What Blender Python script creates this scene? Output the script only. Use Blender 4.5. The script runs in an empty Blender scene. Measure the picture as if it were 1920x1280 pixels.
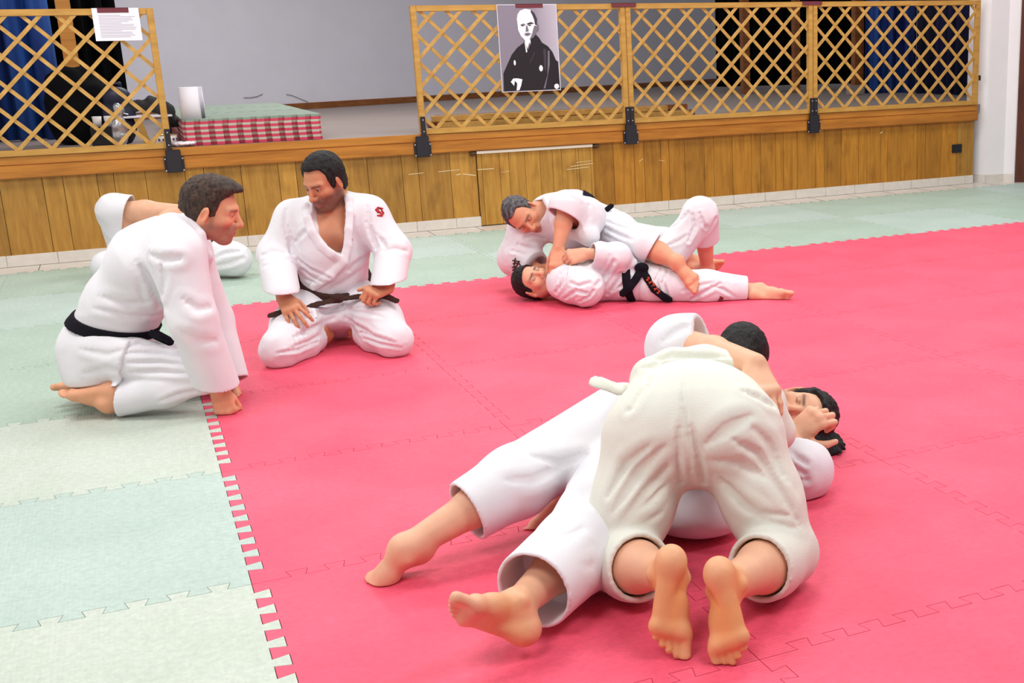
import bpy, bmesh, math, random
import numpy as np
from mathutils import Vector, Matrix
random.seed(7)
np.random.seed(7)
SC = bpy.context.scene
COL = SC.collection
A3 = lambda *v: np.array(v if len(v) > 1 else v[0], dtype=float)
def nrm(v):
    v = np.asarray(v, float); return v / np.linalg.norm(v)

# ------------------------------------------------------------------ camera (solved from the 1 m mats)
FPX, YAW, PITCH, ROLL = 2246.605, 0.440313, 0.262253, -0.0263482
CAM = A3(-0.175747, -3.207813, 1.355025)
U0, V0 = 1316.689, 690.970
def cam_axes():
    cy, sy, cp, sp = math.cos(YAW), math.sin(YAW), math.cos(PITCH), math.sin(PITCH)
    f = A3(sy*cp, cy*cp, -sp); r = A3(cy, -sy, 0); u = np.cross(r, f)
    c, s = math.cos(ROLL), math.sin(ROLL)
    return c*r + s*u, -s*r + c*u, f
CR, CU, CF = cam_axes()
E1 = nrm(A3(CR[0], CR[1], 0)); E2 = A3(-E1[1], E1[0], 0); E3 = A3(0, 0, 1)
def ray(u, v): return CR*(u-U0)/FPX + CU*(V0-v)/FPX + CF
def on_z(u, v, z=0.0):
    d = ray(u, v); return CAM + d*(z-CAM[2])/d[2]
def on_y(u, v, y):
    d = ray(u, v); return CAM + d*(y-CAM[1])/d[1]
class Plane:
    """Upright plane through a ground point, facing the viewer's side; s metres nearer than it."""
    def __init__(self, x, y): self.p = A3(x, y, 0)
    def __call__(self, u, v, s=0.0):
        d = ray(u, v); k = ((self.p - E2*s - CAM) @ E2)/(d @ E2); return CAM + d*k
    def floor(self, u, v, z=0.0): return on_z(u, v, z)

cam = bpy.data.cameras.new('camera'); camo = bpy.data.objects.new('camera', cam); COL.objects.link(camo)
cam.sensor_fit = 'HORIZONTAL'; cam.sensor_width = 36.0; cam.lens = FPX/1920*36
cam.shift_x = -(U0-960)/1920; cam.shift_y = (V0-640)/1920
cam.clip_start = 0.05; cam.clip_end = 200
M4 = Matrix(((CR[0], CU[0], -CF[0], CAM[0]), (CR[1], CU[1], -CF[1], CAM[1]), (CR[2], CU[2], -CF[2], CAM[2]), (0, 0, 0, 1)))
camo.matrix_world = M4
SC.camera = camo

# ------------------------------------------------------------------ materials
def new_mat(name):
    m = bpy.data.materials.new(name); m.use_nodes = True
    nt = m.node_tree; nt.nodes.clear()
    out = nt.nodes.new('ShaderNodeOutputMaterial'); b = nt.nodes.new('ShaderNodeBsdfPrincipled')
    nt.links.new(b.outputs[0], out.inputs[0])
    return m, nt, b
def N(nt, t, **kw):
    n = nt.nodes.new(t)
    for k, v in kw.items():
        if k in n.inputs: n.inputs[k].default_value = v
        else: setattr(n, k, v)
    return n
def L(nt, a, b): nt.links.new(a, b)
def srgb(r, g, b):
    f = lambda c: (c/255/12.92 if c/255 <= .04045 else ((c/255+.055)/1.055)**2.4)
    return (f(r), f(g), f(b), 1)
def coords(nt, scale=(1, 1, 1), kind='Object'):
    tc = N(nt, 'ShaderNodeTexCoord'); mp = N(nt, 'ShaderNodeMapping'); mp.inputs['Scale'].default_value = scale
    L(nt, tc.outputs[kind], mp.inputs[0]); return mp.outputs[0]
def noise_mix(nt, vec, scale, c1, c2, lo=.35, hi=.65, detail=4, rough=.55):
    n = N(nt, 'ShaderNodeTexNoise'); n.inputs['Scale'].default_value = scale; n.inputs['Detail'].default_value = detail
    n.inputs['Roughness'].default_value = rough
    L(nt, vec, n.inputs['Vector'])
    r = N(nt, 'ShaderNodeValToRGB'); r.color_ramp.elements[0].position = lo; r.color_ramp.elements[1].position = hi
    r.color_ramp.elements[0].color = c1; r.color_ramp.elements[1].color = c2
    L(nt, n.outputs['Fac'], r.inputs[0]); return r.outputs[0], n.outputs['Fac']
def bump(nt, b, h, strength=.3, dist=.01):
    n = N(nt, 'ShaderNodeBump'); n.inputs['Strength'].default_value = strength; n.inputs['Distance'].default_value = dist
    L(nt, h, n.inputs['Height']); L(nt, n.outputs[0], b.inputs['Normal'])
def plain(name, col, rough=.6, metal=0, var=.0, vscale=8, spec=.5):
    m, nt, b = new_mat(name)
    b.inputs['Roughness'].default_value = rough; b.inputs['Metallic'].default_value = metal
    b.inputs['Specular IOR Level'].default_value = spec
    if var:
        c1 = tuple(c*(1-var) for c in col[:3])+(1,); c2 = tuple(min(1, c*(1+var)) for c in col[:3])+(1,)
        o, _ = noise_mix(nt, coords(nt), vscale, c1, c2); L(nt, o, b.inputs['Base Color'])
    else: b.inputs['Base Color'].default_value = col
    return m
def wood(name, c1, c2, scale=(1, 1, 1), nscale=6, rough=.45, grain=.25):
    m, nt, b = new_mat(name)
    v = coords(nt, scale)
    o, f = noise_mix(nt, v, nscale, c1, c2, .3, .7, 6, .6)
    L(nt, o, b.inputs['Base Color']); b.inputs['Roughness'].default_value = rough
    bump(nt, b, f, grain, .002); return m
def cloth_mat(name, col, weave=260, strength=.25):
    m, nt, b = new_mat(name)
    v = coords(nt)
    c1 = tuple(c*.95 for c in col[:3])+(1,)
    o, _ = noise_mix(nt, v, 5, c1, col, .35, .6); L(nt, o, b.inputs['Base Color'])
    b.inputs['Roughness'].default_value = .92; b.inputs['Specular IOR Level'].default_value = .15
    n = N(nt, 'ShaderNodeTexNoise'); n.inputs['Scale'].default_value = weave; n.inputs['Detail'].default_value = 1
    L(nt, v, n.inputs['Vector']); bump(nt, b, n.outputs['Fac'], strength, .003); return m
def mat_mat(name, col, col2, ridge_axis='X'):
    m, nt, b = new_mat(name)
    tc = N(nt, 'ShaderNodeTexCoord'); mp = N(nt, 'ShaderNodeMapping'); L(nt, tc.outputs['Object'], mp.inputs[0])
    vec = mp.outputs[0]
    o, f = noise_mix(nt, vec, 2.2, col, col2, .35, .7, 5, .6)
    # pale scuffs, long and thin
    mp2 = N(nt, 'ShaderNodeMapping'); mp2.inputs['Scale'].default_value = (3, 14, 1); mp2.inputs['Rotation'].default_value = (0, 0, .5)
    L(nt, tc.outputs['Object'], mp2.inputs[0])
    n2 = N(nt, 'ShaderNodeTexNoise'); n2.inputs['Scale'].default_value = 3; n2.inputs['Detail'].default_value = 5; n2.inputs['Roughness'].default_value = .7
    L(nt, mp2.outputs[0], n2.inputs['Vector'])
    r2 = N(nt, 'ShaderNodeValToRGB'); r2.color_ramp.elements[0].position = .6; r2.color_ramp.elements[1].position = .8
    r2.color_ramp.elements[0].color = (0, 0, 0, 1); r2.color_ramp.elements[1].color = (.5, .5, .5, 1)
    L(nt, n2.outputs['Fac'], r2.inputs[0])
    mx = N(nt, 'ShaderNodeMixRGB'); L(nt, r2.outputs[0], mx.inputs[0]); L(nt, o, mx.inputs[1])
    mx.inputs[2].default_value = tuple(min(1, c*1.15+.05) for c in col2[:3])+(1,)
    n4 = N(nt, 'ShaderNodeTexNoise'); n4.inputs['Scale'].default_value = 48; n4.inputs['Detail'].default_value = 6; n4.inputs['Roughness'].default_value = .75
    L(nt, vec, n4.inputs['Vector'])
    r4 = N(nt, 'ShaderNodeMapRange'); r4.inputs['From Min'].default_value = .3; r4.inputs['From Max'].default_value = .7; r4.inputs['To Min'].default_value = .86; r4.inputs['To Max'].default_value = 1.12
    L(nt, n4.outputs['Fac'], r4.inputs['Value'])
    sc4 = N(nt, 'ShaderNodeVectorMath', operation='SCALE'); L(nt, mx.outputs[0], sc4.inputs[0]); L(nt, r4.outputs[0], sc4.inputs['Scale'])
    L(nt, sc4.outputs[0], b.inputs['Base Color'])
    b.inputs['Roughness'].default_value = .55; b.inputs['Specular IOR Level'].default_value = .35
    wv = N(nt, 'ShaderNodeTexWave'); wv.bands_direction = ridge_axis; wv.inputs['Scale'].default_value = 26; wv.inputs['Distortion'].default_value = 0
    L(nt, vec, wv.inputs['Vector'])
    n3 = N(nt, 'ShaderNodeTexNoise'); n3.inputs['Scale'].default_value = 180; L(nt, vec, n3.inputs['Vector'])
    ad = N(nt, 'ShaderNodeMath', operation='ADD'); L(nt, wv.outputs['Fac'], ad.inputs[0]); L(nt, n3.outputs['Fac'], ad.inputs[1])
    bump(nt, b, ad.outputs[0], .22, .002); return m
def skin_mat():
    m, nt, b = new_mat('skin')
    a = N(nt, 'ShaderNodeAttribute'); a.attribute_name = 'Col'
    v = coords(nt)
    n = N(nt, 'ShaderNodeTexNoise'); n.inputs['Scale'].default_value = 22; n.inputs['Detail'].default_value = 5; L(nt, v, n.inputs['Vector'])
    r = N(nt, 'ShaderNodeMapRange'); r.inputs['To Min'].default_value = .88; r.inputs['To Max'].default_value = 1.1
    L(nt, n.outputs['Fac'], r.inputs['Value'])
    mx = N(nt, 'ShaderNodeVectorMath', operation='SCALE'); L(nt, a.outputs['Color'], mx.inputs[0]); L(nt, r.outputs[0], mx.inputs['Scale'])
    L(nt, mx.outputs[0], b.inputs['Base Color'])
    b.inputs['Roughness'].default_value = .5; b.inputs['Specular IOR Level'].default_value = .35
    n2 = N(nt, 'ShaderNodeTexNoise'); n2.inputs['Scale'].default_value = 120; n2.inputs['Detail'].default_value = 3; L(nt, v, n2.inputs['Vector'])
    bump(nt, b, n2.outputs['Fac'], .15, .003); return m
def hair_mat(name, c1, c2):
    m, nt, b = new_mat(name)
    v = coords(nt, (1, 1, .35))
    o, f = noise_mix(nt, v, 55, c1, c2, .4, .7, 6, .7); L(nt, o, b.inputs['Base Color'])
    b.inputs['Roughness'].default_value = .6; b.inputs['Specular IOR Level'].default_value = .3
    n2 = N(nt, 'ShaderNodeTexNoise'); n2.inputs['Scale'].default_value = 160; n2.inputs['Detail'].default_value = 4; L(nt, v, n2.inputs['Vector'])
    bump(nt, b, n2.outputs['Fac'], .8, .008); return m
def planks(name, cols, rough=.4):
    """vertical boards: grain runs along Z, tone changes per board (object-space X)"""
    m, nt, b = new_mat(name)
    v = coords(nt, (9, 1, .9))
    o, f = noise_mix(nt, v, 3.2, cols[0], cols[1], .3, .72, 7, .62)
    a = N(nt, 'ShaderNodeAttribute'); a.attribute_name = 'Col'
    mx = N(nt, 'ShaderNodeMixRGB', blend_type='MULTIPLY'); mx.inputs[0].default_value = 1
    L(nt, o, mx.inputs[1]); L(nt, a.outputs['Color'], mx.inputs[2]); 
    v2 = coords(nt, (1, 1, .5))
    n2 = N(nt, 'ShaderNodeTexNoise'); n2.inputs['Scale'].default_value = 7; n2.inputs['Detail'].default_value = 3; L(nt, v2, n2.inputs['Vector'])
    r2 = N(nt, 'ShaderNodeValToRGB'); r2.color_ramp.elements[0].position = .33; r2.color_ramp.elements[1].position = .46
    r2.color_ramp.elements[0].color = (.55, .5, .42, 1); r2.color_ramp.elements[1].color = (1, 1, 1, 1)
    L(nt, n2.outputs['Fac'], r2.inputs[0])
    m2 = N(nt, 'ShaderNodeMixRGB', blend_type='MULTIPLY'); m2.inputs[0].default_value = .5
    L(nt, mx.outputs[0], m2.inputs[1]); L(nt, r2.outputs[0], m2.inputs[2])
    L(nt, m2.outputs[0], b.inputs['Base Color']); b.inputs['Roughness'].default_value = rough
    bump(nt, b, f, .15, .002); return m
def fold_cloth(name, col, dark):  # fold shade and highlights painted as vertical dark and bright streaks
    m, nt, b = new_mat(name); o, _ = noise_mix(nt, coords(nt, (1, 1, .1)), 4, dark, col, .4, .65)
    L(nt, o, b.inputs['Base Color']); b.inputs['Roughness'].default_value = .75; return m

# ------------------------------------------------------------------ mesh helpers
def link(name, me, m=None, parent=None, smooth=False):
    o = bpy.data.objects.new(name, me); COL.objects.link(o)
    if m is not None: me.materials.append(m)
    if parent is not None: o.parent = parent
    if smooth:
        me.shade_smooth()
    return o
def bm_obj(name, bm, m=None, parent=None, smooth=False):
    me = bpy.data.meshes.new(name); bmesh.ops.recalc_face_normals(bm, faces=bm.faces[:]); bm.to_mesh(me); bm.free()
    return link(name, me, m, parent, smooth)
def empty(name, loc=(0, 0, 0), rz=0):
    o = bpy.data.objects.new(name, None); COL.objects.link(o); o.location = loc; o.rotation_euler = (0, 0, rz); o.empty_display_size = .1; return o
def tag(o, label=None, cat=None, group=None, kind=None):
    if label: o['label'] = label
    if cat: o['category'] = cat
    if group: o['group'] = group
    if kind: o['kind'] = kind
    return o
def struct(name, bm, m, **k):
    o = bm_obj(name, bm, m, **k); o['kind'] = 'structure'; return o
def box(bm, lo, hi, bev=0):
    lo = Vector(lo); hi = Vector(hi)
    r = bmesh.ops.create_cube(bm, size=1, matrix=Matrix.Translation((lo+hi)/2) @ Matrix.Diagonal((hi-lo).to_4d()))
    if bev:
        es = list({e for v in r['verts'] for e in v.link_edges})
        bmesh.ops.bevel(bm, geom=es, offset=bev, segments=2, affect='EDGES')
    return r['verts']
def obox(bm, c, X, Y, Z, sx, sy, sz):
    m = Matrix.Identity(4)
    for i, (a, s) in enumerate(((X, sx), (Y, sy), (Z, sz))):
        for j in range(3): m[j][i] = a[j]*s
    m.translation = Vector(c)
    return bmesh.ops.create_cube(bm, size=1, matrix=m)['verts']
def cyl(bm, a, b, r, r2=None, seg=16, caps=True):
    a = Vector(a); b = Vector(b); d = b-a; q = d.to_track_quat('Z', 'Y').to_matrix().to_4x4(); q.translation = (a+b)/2
    return bmesh.ops.create_cone(bm, cap_ends=caps, segments=seg, radius1=r, radius2=(r if r2 is None else r2), depth=d.length, matrix=q)['verts']
def lathe(bm, prof, c, seg=28):
    rings = []
    for r, z in prof:
        rings.append([bm.verts.new((c[0]+r*math.cos(2*math.pi*k/seg), c[1]+r*math.sin(2*math.pi*k/seg), c[2]+z)) for k in range(seg)])
    for a, b in zip(rings, rings[1:]):
        for k in range(seg): bm.faces.new((a[k], a[(k+1) % seg], b[(k+1) % seg], b[k]))
    bm.faces.new(rings[0][::-1]); bm.faces.new(rings[-1])
def prism(bm, pts, axis_dir, t):
    """pts: 3-D outline in a plane; extruded by axis_dir*t"""
    f = bm.faces.new([bm.verts.new(p) for p in pts])
    r = bmesh.ops.extrude_face_region(bm, geom=[f])
    bmesh.ops.translate(bm, verts=[g for g in r['geom'] if isinstance(g, bmesh.types.BMVert)], vec=Vector(axis_dir)*t)

# ------------------------------------------------------------------ signed-distance modelling
class Field:
    def __init__(s, lo, hi, res):
        s.res = res; s.lo = np.floor(np.asarray(lo)/res)*res
        n = np.ceil((np.asarray(hi)-s.lo)/res).astype(int)+1
        s.ax = [(s.lo[i]+res*np.arange(n[i])).astype(np.float32) for i in range(3)]
        s.d = np.full(n, 1.0, np.float32)
    def win(s, lo, hi):
        sl = []
        for i in range(3):
            a = int(max(0, math.floor((lo[i]-s.lo[i])/s.res))); b = int(min(len(s.ax[i]), math.ceil((hi[i]-s.lo[i])/s.res)+1))
            if b <= a: return None
            sl.append(slice(a, b))
        return tuple(sl)
    def grid(s, sl): return [s.ax[0][sl[0]][:, None, None], s.ax[1][sl[1]][None, :, None], s.ax[2][sl[2]][None, None, :]]
    def _put(s, sl, e, k, op):
        c = s.d[sl]
        if op == 'sub':
            e = -e
            if k > 0:
                h = np.maximum(k-np.abs(c-e), 0)/k; r = np.maximum(c, e)+h*h*k*.25
            else: r = np.maximum(c, e)
        elif op == 'and':
            r = np.maximum(c, e)
        else:
            if k > 0:
                h = np.maximum(k-np.abs(c-e), 0)/k; r = np.minimum(c, e)-h*h*k*.25
            else: r = np.minimum(c, e)
        s.d[sl] = r
    def cone(s, a, b, ra, rb=None, k=.03, op='add', flat=None):
        """tapered capsule; flat=(axis, factor>1) thins it along axis"""
        a = A3(a); b = A3(b); rb = ra if rb is None else rb
        m = max(ra, rb)+k+.03
        sl = s.win(np.minimum(a, b)-m, np.maximum(a, b)+m)
        if sl is None: return s
        X, Y, Z = s.grid(sl); ba = b-a; L2 = max(float(ba@ba), 1e-9)
        px, py, pz = X-a[0], Y-a[1], Z-a[2]
        t = np.clip((px*ba[0]+py*ba[1]+pz*ba[2])/L2, 0, 1)
        qx, qy, qz = px-t*ba[0], py-t*ba[1], pz-t*ba[2]
        r = ra+(rb-ra)*t
        if flat is None: e = np.sqrt(qx*qx+qy*qy+qz*qz)-r
        else:
            n, f = nrm(flat[0]), flat[1]
            h = qx*n[0]+qy*n[1]+qz*n[2]; w2 = qx*qx+qy*qy+qz*qz-h*h
            l = np.sqrt(np.maximum(w2, 0)+(f*h)**2)+1e-6
            g = np.sqrt(np.maximum(w2, 0)+(f*f*h)**2)/l   # gradient length keeps thin parts even
            e = (l-r)/np.maximum(g, 1)
        s._put(sl, e.astype(np.float32), k, op); return s
    def chain(s, pts, rs, k=.03, **kw):
        for i in range(len(pts)-1): s.cone(pts[i], pts[i+1], rs[i], rs[i+1], k, **kw)
        return s
    def ell(s, c, rad, axes=None, k=.03, op='add'):
        c = A3(c); m = max(rad)+k+.03; sl = s.win(c-m, c+m)
        if sl is None: return s
        X, Y, Z = s.grid(sl); p = [X-c[0], Y-c[1], Z-c[2]]
        if axes is None: axes = np.eye(3)
        l2 = 0; g2 = 0
        for i in range(3):
            h = p[0]*axes[i][0]+p[1]*axes[i][1]+p[2]*axes[i][2]
            l2 = l2+(h/rad[i])**2; g2 = g2+(h/rad[i]**2)**2
        l = np.sqrt(l2)+1e-6
        e = l*(l-1)/(np.sqrt(g2)+1e-6)
        s._put(sl, e.astype(np.float32), k, op); return s
    def cut(s, p, n, lo=None, hi=None):
        """remove everything on the +n side of the plane"""
        sl = s.win(lo, hi) if lo is not None else tuple(slice(0, len(a)) for a in s.ax)
        if sl is None: return s
        X, Y, Z = s.grid(sl); n = nrm(n); p = A3(p)
        e = (X-p[0])*n[0]+(Y-p[1])*n[1]+(Z-p[2])*n[2]
        s._put(sl, np.broadcast_to(e, s.d[sl].shape).astype(np.float32), 0, 'and'); return s
    def clone(s, fill=None):
        o = Field.__new__(Field); o.res = s.res; o.lo = s.lo; o.ax = s.ax
        o.d = s.d.copy() if fill is None else np.full_like(s.d, fill); return o
    def merge(s, o, k=.03, op='add'):
        s._put(tuple(slice(0, len(a)) for a in s.ax), o.d, k, op); return s
    def mesh(s):
        d = s.d; res = s.res
        neg = d < 0
        nx, ny, nz = d.shape
        cnt = np.zeros((nx-1, ny-1, nz-1), np.int8)
        for i in (0, 1):
            for j in (0, 1):
                for k in (0, 1): cnt += neg[i:nx-1+i, j:ny-1+j, k:nz-1+k]
        act = (cnt > 0) & (cnt < 8)
        ci = np.argwhere(act)
        if len(ci) == 0: return np.zeros((0, 3)), np.zeros((0, 4), int)
        idx = np.full(act.shape, -1, np.int32); idx[act] = np.arange(len(ci))
        corner = {}
        for i in (0, 1):
            for j in (0, 1):
                for k in (0, 1): corner[(i, j, k)] = d[ci[:, 0]+i, ci[:, 1]+j, ci[:, 2]+k]
        acc = np.zeros((len(ci), 3), np.float64); num = np.zeros(len(ci))
        for ax in range(3):
            for p in (0, 1):
                for q in (0, 1):
                    c0 = [0, 0, 0]; o = [x for x in range(3) if x != ax]; c0[o[0]] = p; c0[o[1]] = q; c1 = list(c0); c1[ax] = 1
                    v0, v1 = corner[tuple(c0)], corner[tuple(c1)]
                    m = (v0 < 0) != (v1 < 0)
                    t = np.where(m, v0/np.where(v0 == v1, 1, v0-v1), 0)
                    pt = np.tile(np.array(c0, float), (len(ci), 1)); pt[:, ax] = t
                    acc[m] += pt[m]; num[m] += 1
        V = (ci+acc/num[:, None])*res+s.lo
        faces = []
        for ax in range(3):
            o = [x for x in range(3) if x != ax]
            sl0 = [slice(1, n-1) for n in d.shape]; sl1 = list(sl0)
            sl0[ax] = slice(0, d.shape[ax]-1); sl1[ax] = slice(1, d.shape[ax])
            a, b = neg[tuple(sl0)], neg[tuple(sl1)]
            e = np.argwhere(a != b)
            if len(e) == 0: continue
            flip = a[tuple(e.T)]
            base = e.copy(); base[:, o[0]] += 1; base[:, o[1]] += 1
            def cell(p, q):
                c = base.copy(); c[:, o[0]] -= p; c[:, o[1]] -= q; return idx[tuple(c.T)]
            f = np.stack([cell(0, 0), cell(1, 0), cell(1, 1), cell(0, 1)], 1)
            if ax == 1: f = f[:, ::-1]
            f[~flip] = f[~flip][:, ::-1]
            faces.append(f)
        F = np.concatenate(faces) if faces else np.zeros((0, 4), int)
        F = F[(F >= 0).all(1)]
        return V, F
def keep_big(V, F, frac=.004):
    """drop stray specks"""
    n = len(V); lab = np.arange(n)
    E = np.concatenate([F[:, [0, 1]], F[:, [1, 2]], F[:, [2, 3]], F[:, [3, 0]]])
    while True:
        m = np.minimum(lab[E[:, 0]], lab[E[:, 1]]); l2 = lab.copy()
        np.minimum.at(l2, E[:, 0], m); np.minimum.at(l2, E[:, 1], m); l2 = l2[l2]
        if (l2 == lab).all(): break
        lab = l2
    u, c = np.unique(lab, return_counts=True); good = u[c >= max(30, frac*n)]
    k = np.isin(lab, good); mp = np.cumsum(k)-1
    F = F[k[F].all(1)]; return V[k], mp[F]
def lap(V, F, it=1, w=.5):
    n = len(V); E = np.concatenate([F[:, [0, 1]], F[:, [1, 2]], F[:, [2, 3]], F[:, [3, 0]]])
    deg = np.bincount(E.ravel(), minlength=n)[:, None]+1e-9
    for _ in range(it):
        S = np.zeros_like(V)
        for c in range(3):
            S[:, c] = np.bincount(E[:, 0], V[E[:, 1], c], n)+np.bincount(E[:, 1], V[E[:, 0], c], n)
        V = V+(S/deg-V)*w
    return V
def normals(V, F):
    fn = np.cross(V[F[:, 2]]-V[F[:, 0]], V[F[:, 3]]-V[F[:, 1]])
    Nn = np.zeros_like(V)
    for c in range(3):
        for j in range(4): Nn[:, c] += np.bincount(F[:, j], fn[:, c], len(V))
    return Nn/(np.linalg.norm(Nn, axis=1)[:, None]+1e-12)
def segdist(V, a, b):
    a = A3(a); b = A3(b); ba = b-a; t = np.clip(((V-a)@ba)/max(ba@ba, 1e-9), 0, 1)
    return np.linalg.norm(V-a-t[:, None]*ba, axis=1), t
def vnoise(P, seed=0):
    i = np.floor(P).astype(np.int64); f = P-i; f = f*f*(3-2*f); out = 0
    for a in (0, 1):
        for b in (0, 1):
            for c in (0, 1):
                h = ((i[:, 0]+a)*374761393+(i[:, 1]+b)*668265263+(i[:, 2]+c)*2147483647+seed*974711) & 0xffffffff
                h = (h ^ (h >> 13))*1274126177 & 0xffffffff; h = (h ^ (h >> 16)) & 0xffff
                w = (f[:, 0] if a else 1-f[:, 0])*(f[:, 1] if b else 1-f[:, 1])*(f[:, 2] if c else 1-f[:, 2])
                out = out+w*(h/65535.0)
    return out*2-1
FOLD = .62
def surface(f, u, v, lift=0.0):
    """first point of the garment met on the line of sight through (u, v)"""
    d = ray(u, v); lo = f.lo; hi = np.array([a[-1] for a in f.ax], float)
    t0 = (lo-CAM)/d; t1 = (hi-CAM)/d; a = max(np.minimum(t0, t1).max(), .1); b = np.maximum(t0, t1).min()
    if b <= a: return None
    t = np.arange(a, b, f.res*.4/np.linalg.norm(d)); P = CAM+t[:, None]*d
    i = np.rint((P-lo)/f.res).astype(int); i = np.clip(i, 0, np.array(f.d.shape)-1)
    h = np.nonzero(f.d[i[:, 0], i[:, 1], i[:, 2]] < f.res*.3)[0]
    if len(h) == 0: return None
    return P[h[0]]-nrm(d)*lift
def surf_path(f, pts, step=9, lift=0.0):
    out = []
    for (a, b), (c, e) in zip(pts, pts[1:]):
        n = max(1, int(math.hypot(c-a, e-b)/step))
        for k in range(n+(1 if (c, e) == tuple(pts[-1]) else 0)):
            p = surface(f, a+(c-a)*k/n, b+(e-b)*k/n, lift)
            if p is not None: out.append(p)
    return out
GUARD = []
class Cloth:
    """folds and creases applied along the normals"""
    def __init__(s): s.ops = []
    def crease(s, pts, w=.008, amp=.006):
        for a, b in zip(pts, pts[1:]): s.ops.append(('c', A3(a), A3(b), w, amp))
        return s
    def px(s, f, pts, w=.009, amp=.007):
        """a crease that follows the garment's surface"""
        P = surf_path(f, pts); n = len(P)
        for i in range(n-1):
            if np.linalg.norm(P[i+1]-P[i]) < .09:
                k = math.sin(math.pi*min(1, max(0, (i+.8)/(n+.6))))**.6
                s.ops.append(('x', P[i], P[i+1], w*(.6+.4*k), amp*k))
        return s
    def folds(s, a, b, r, along, wl=.05, amp=.006, seed=1, ridged=True):
        """noise folds near segment a-b running in direction along"""
        s.ops.append(('f', A3(a), A3(b), r, nrm(along), wl, amp, seed, ridged)); return s
    def apply(s, V, F):
        Nn = normals(V, F); D = np.zeros(len(V)); cr = np.zeros(len(V)); rd = np.zeros(len(V))
        for o in s.ops:
            if o[0] == 'x':
                d, t = segdist(V, o[1], o[2]); cr = np.maximum(cr, o[4]*np.exp(-(d/o[3])**2)); rd = np.maximum(rd, o[4]*.55*np.exp(-((d-2.1*o[3])/(1.1*o[3]))**2)); continue
            if o[0] == 'c':
                d, t = segdist(V, o[1], o[2]); e = np.exp(-(d/o[3])**2)-.35*np.exp(-(d/(2.4*o[3]))**2); D -= o[4]*e*np.sin(np.clip(t*.9+.05, 0, 1)*np.pi)**.3
            else:
                _, a, b, r, al, wl, amp, seed, rg = o
                d, t = segdist(V, a, b); fall = np.clip(1.6-d/r*1.2, 0, 1)
                Q = V-(V@al)[:, None]*al*.86
                n = vnoise(Q/wl, seed)*.75+vnoise(Q/wl*1.9, seed+5)*.25
                if rg: n = (.4-np.abs(n)*1.5)
                D += FOLD*amp*n*fall
        for g, r in GUARD:
            d = np.linalg.norm(V-g, axis=1); w = np.clip((d-r)/.06, 0, 1); D *= w; cr *= w; rd *= w
        D = D-cr+rd*(cr < rd)
        return V+Nn*D[:, None]
def to_mesh(name, V, F):
    me = bpy.data.meshes.new(name)
    me.vertices.add(len(V)); me.vertices.foreach_set('co', V.astype(np.float32).ravel())
    me.loops.add(F.size); me.loops.foreach_set('vertex_index', F.astype(np.int32).ravel())
    me.polygons.add(len(F)); me.polygons.foreach_set('loop_start', np.arange(0, F.size, 4, dtype=np.int32))
    me.update(calc_edges=True); me.validate()
    me.polygons.foreach_set('use_smooth', np.ones(len(me.polygons), bool)); return me
def set_cols(me, C):
    a = me.color_attributes.new('Col', 'FLOAT_COLOR', 'POINT')
    a.data.foreach_set('color', np.concatenate([C, np.ones((len(C), 1))], 1).astype(np.float32).ravel())
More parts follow.
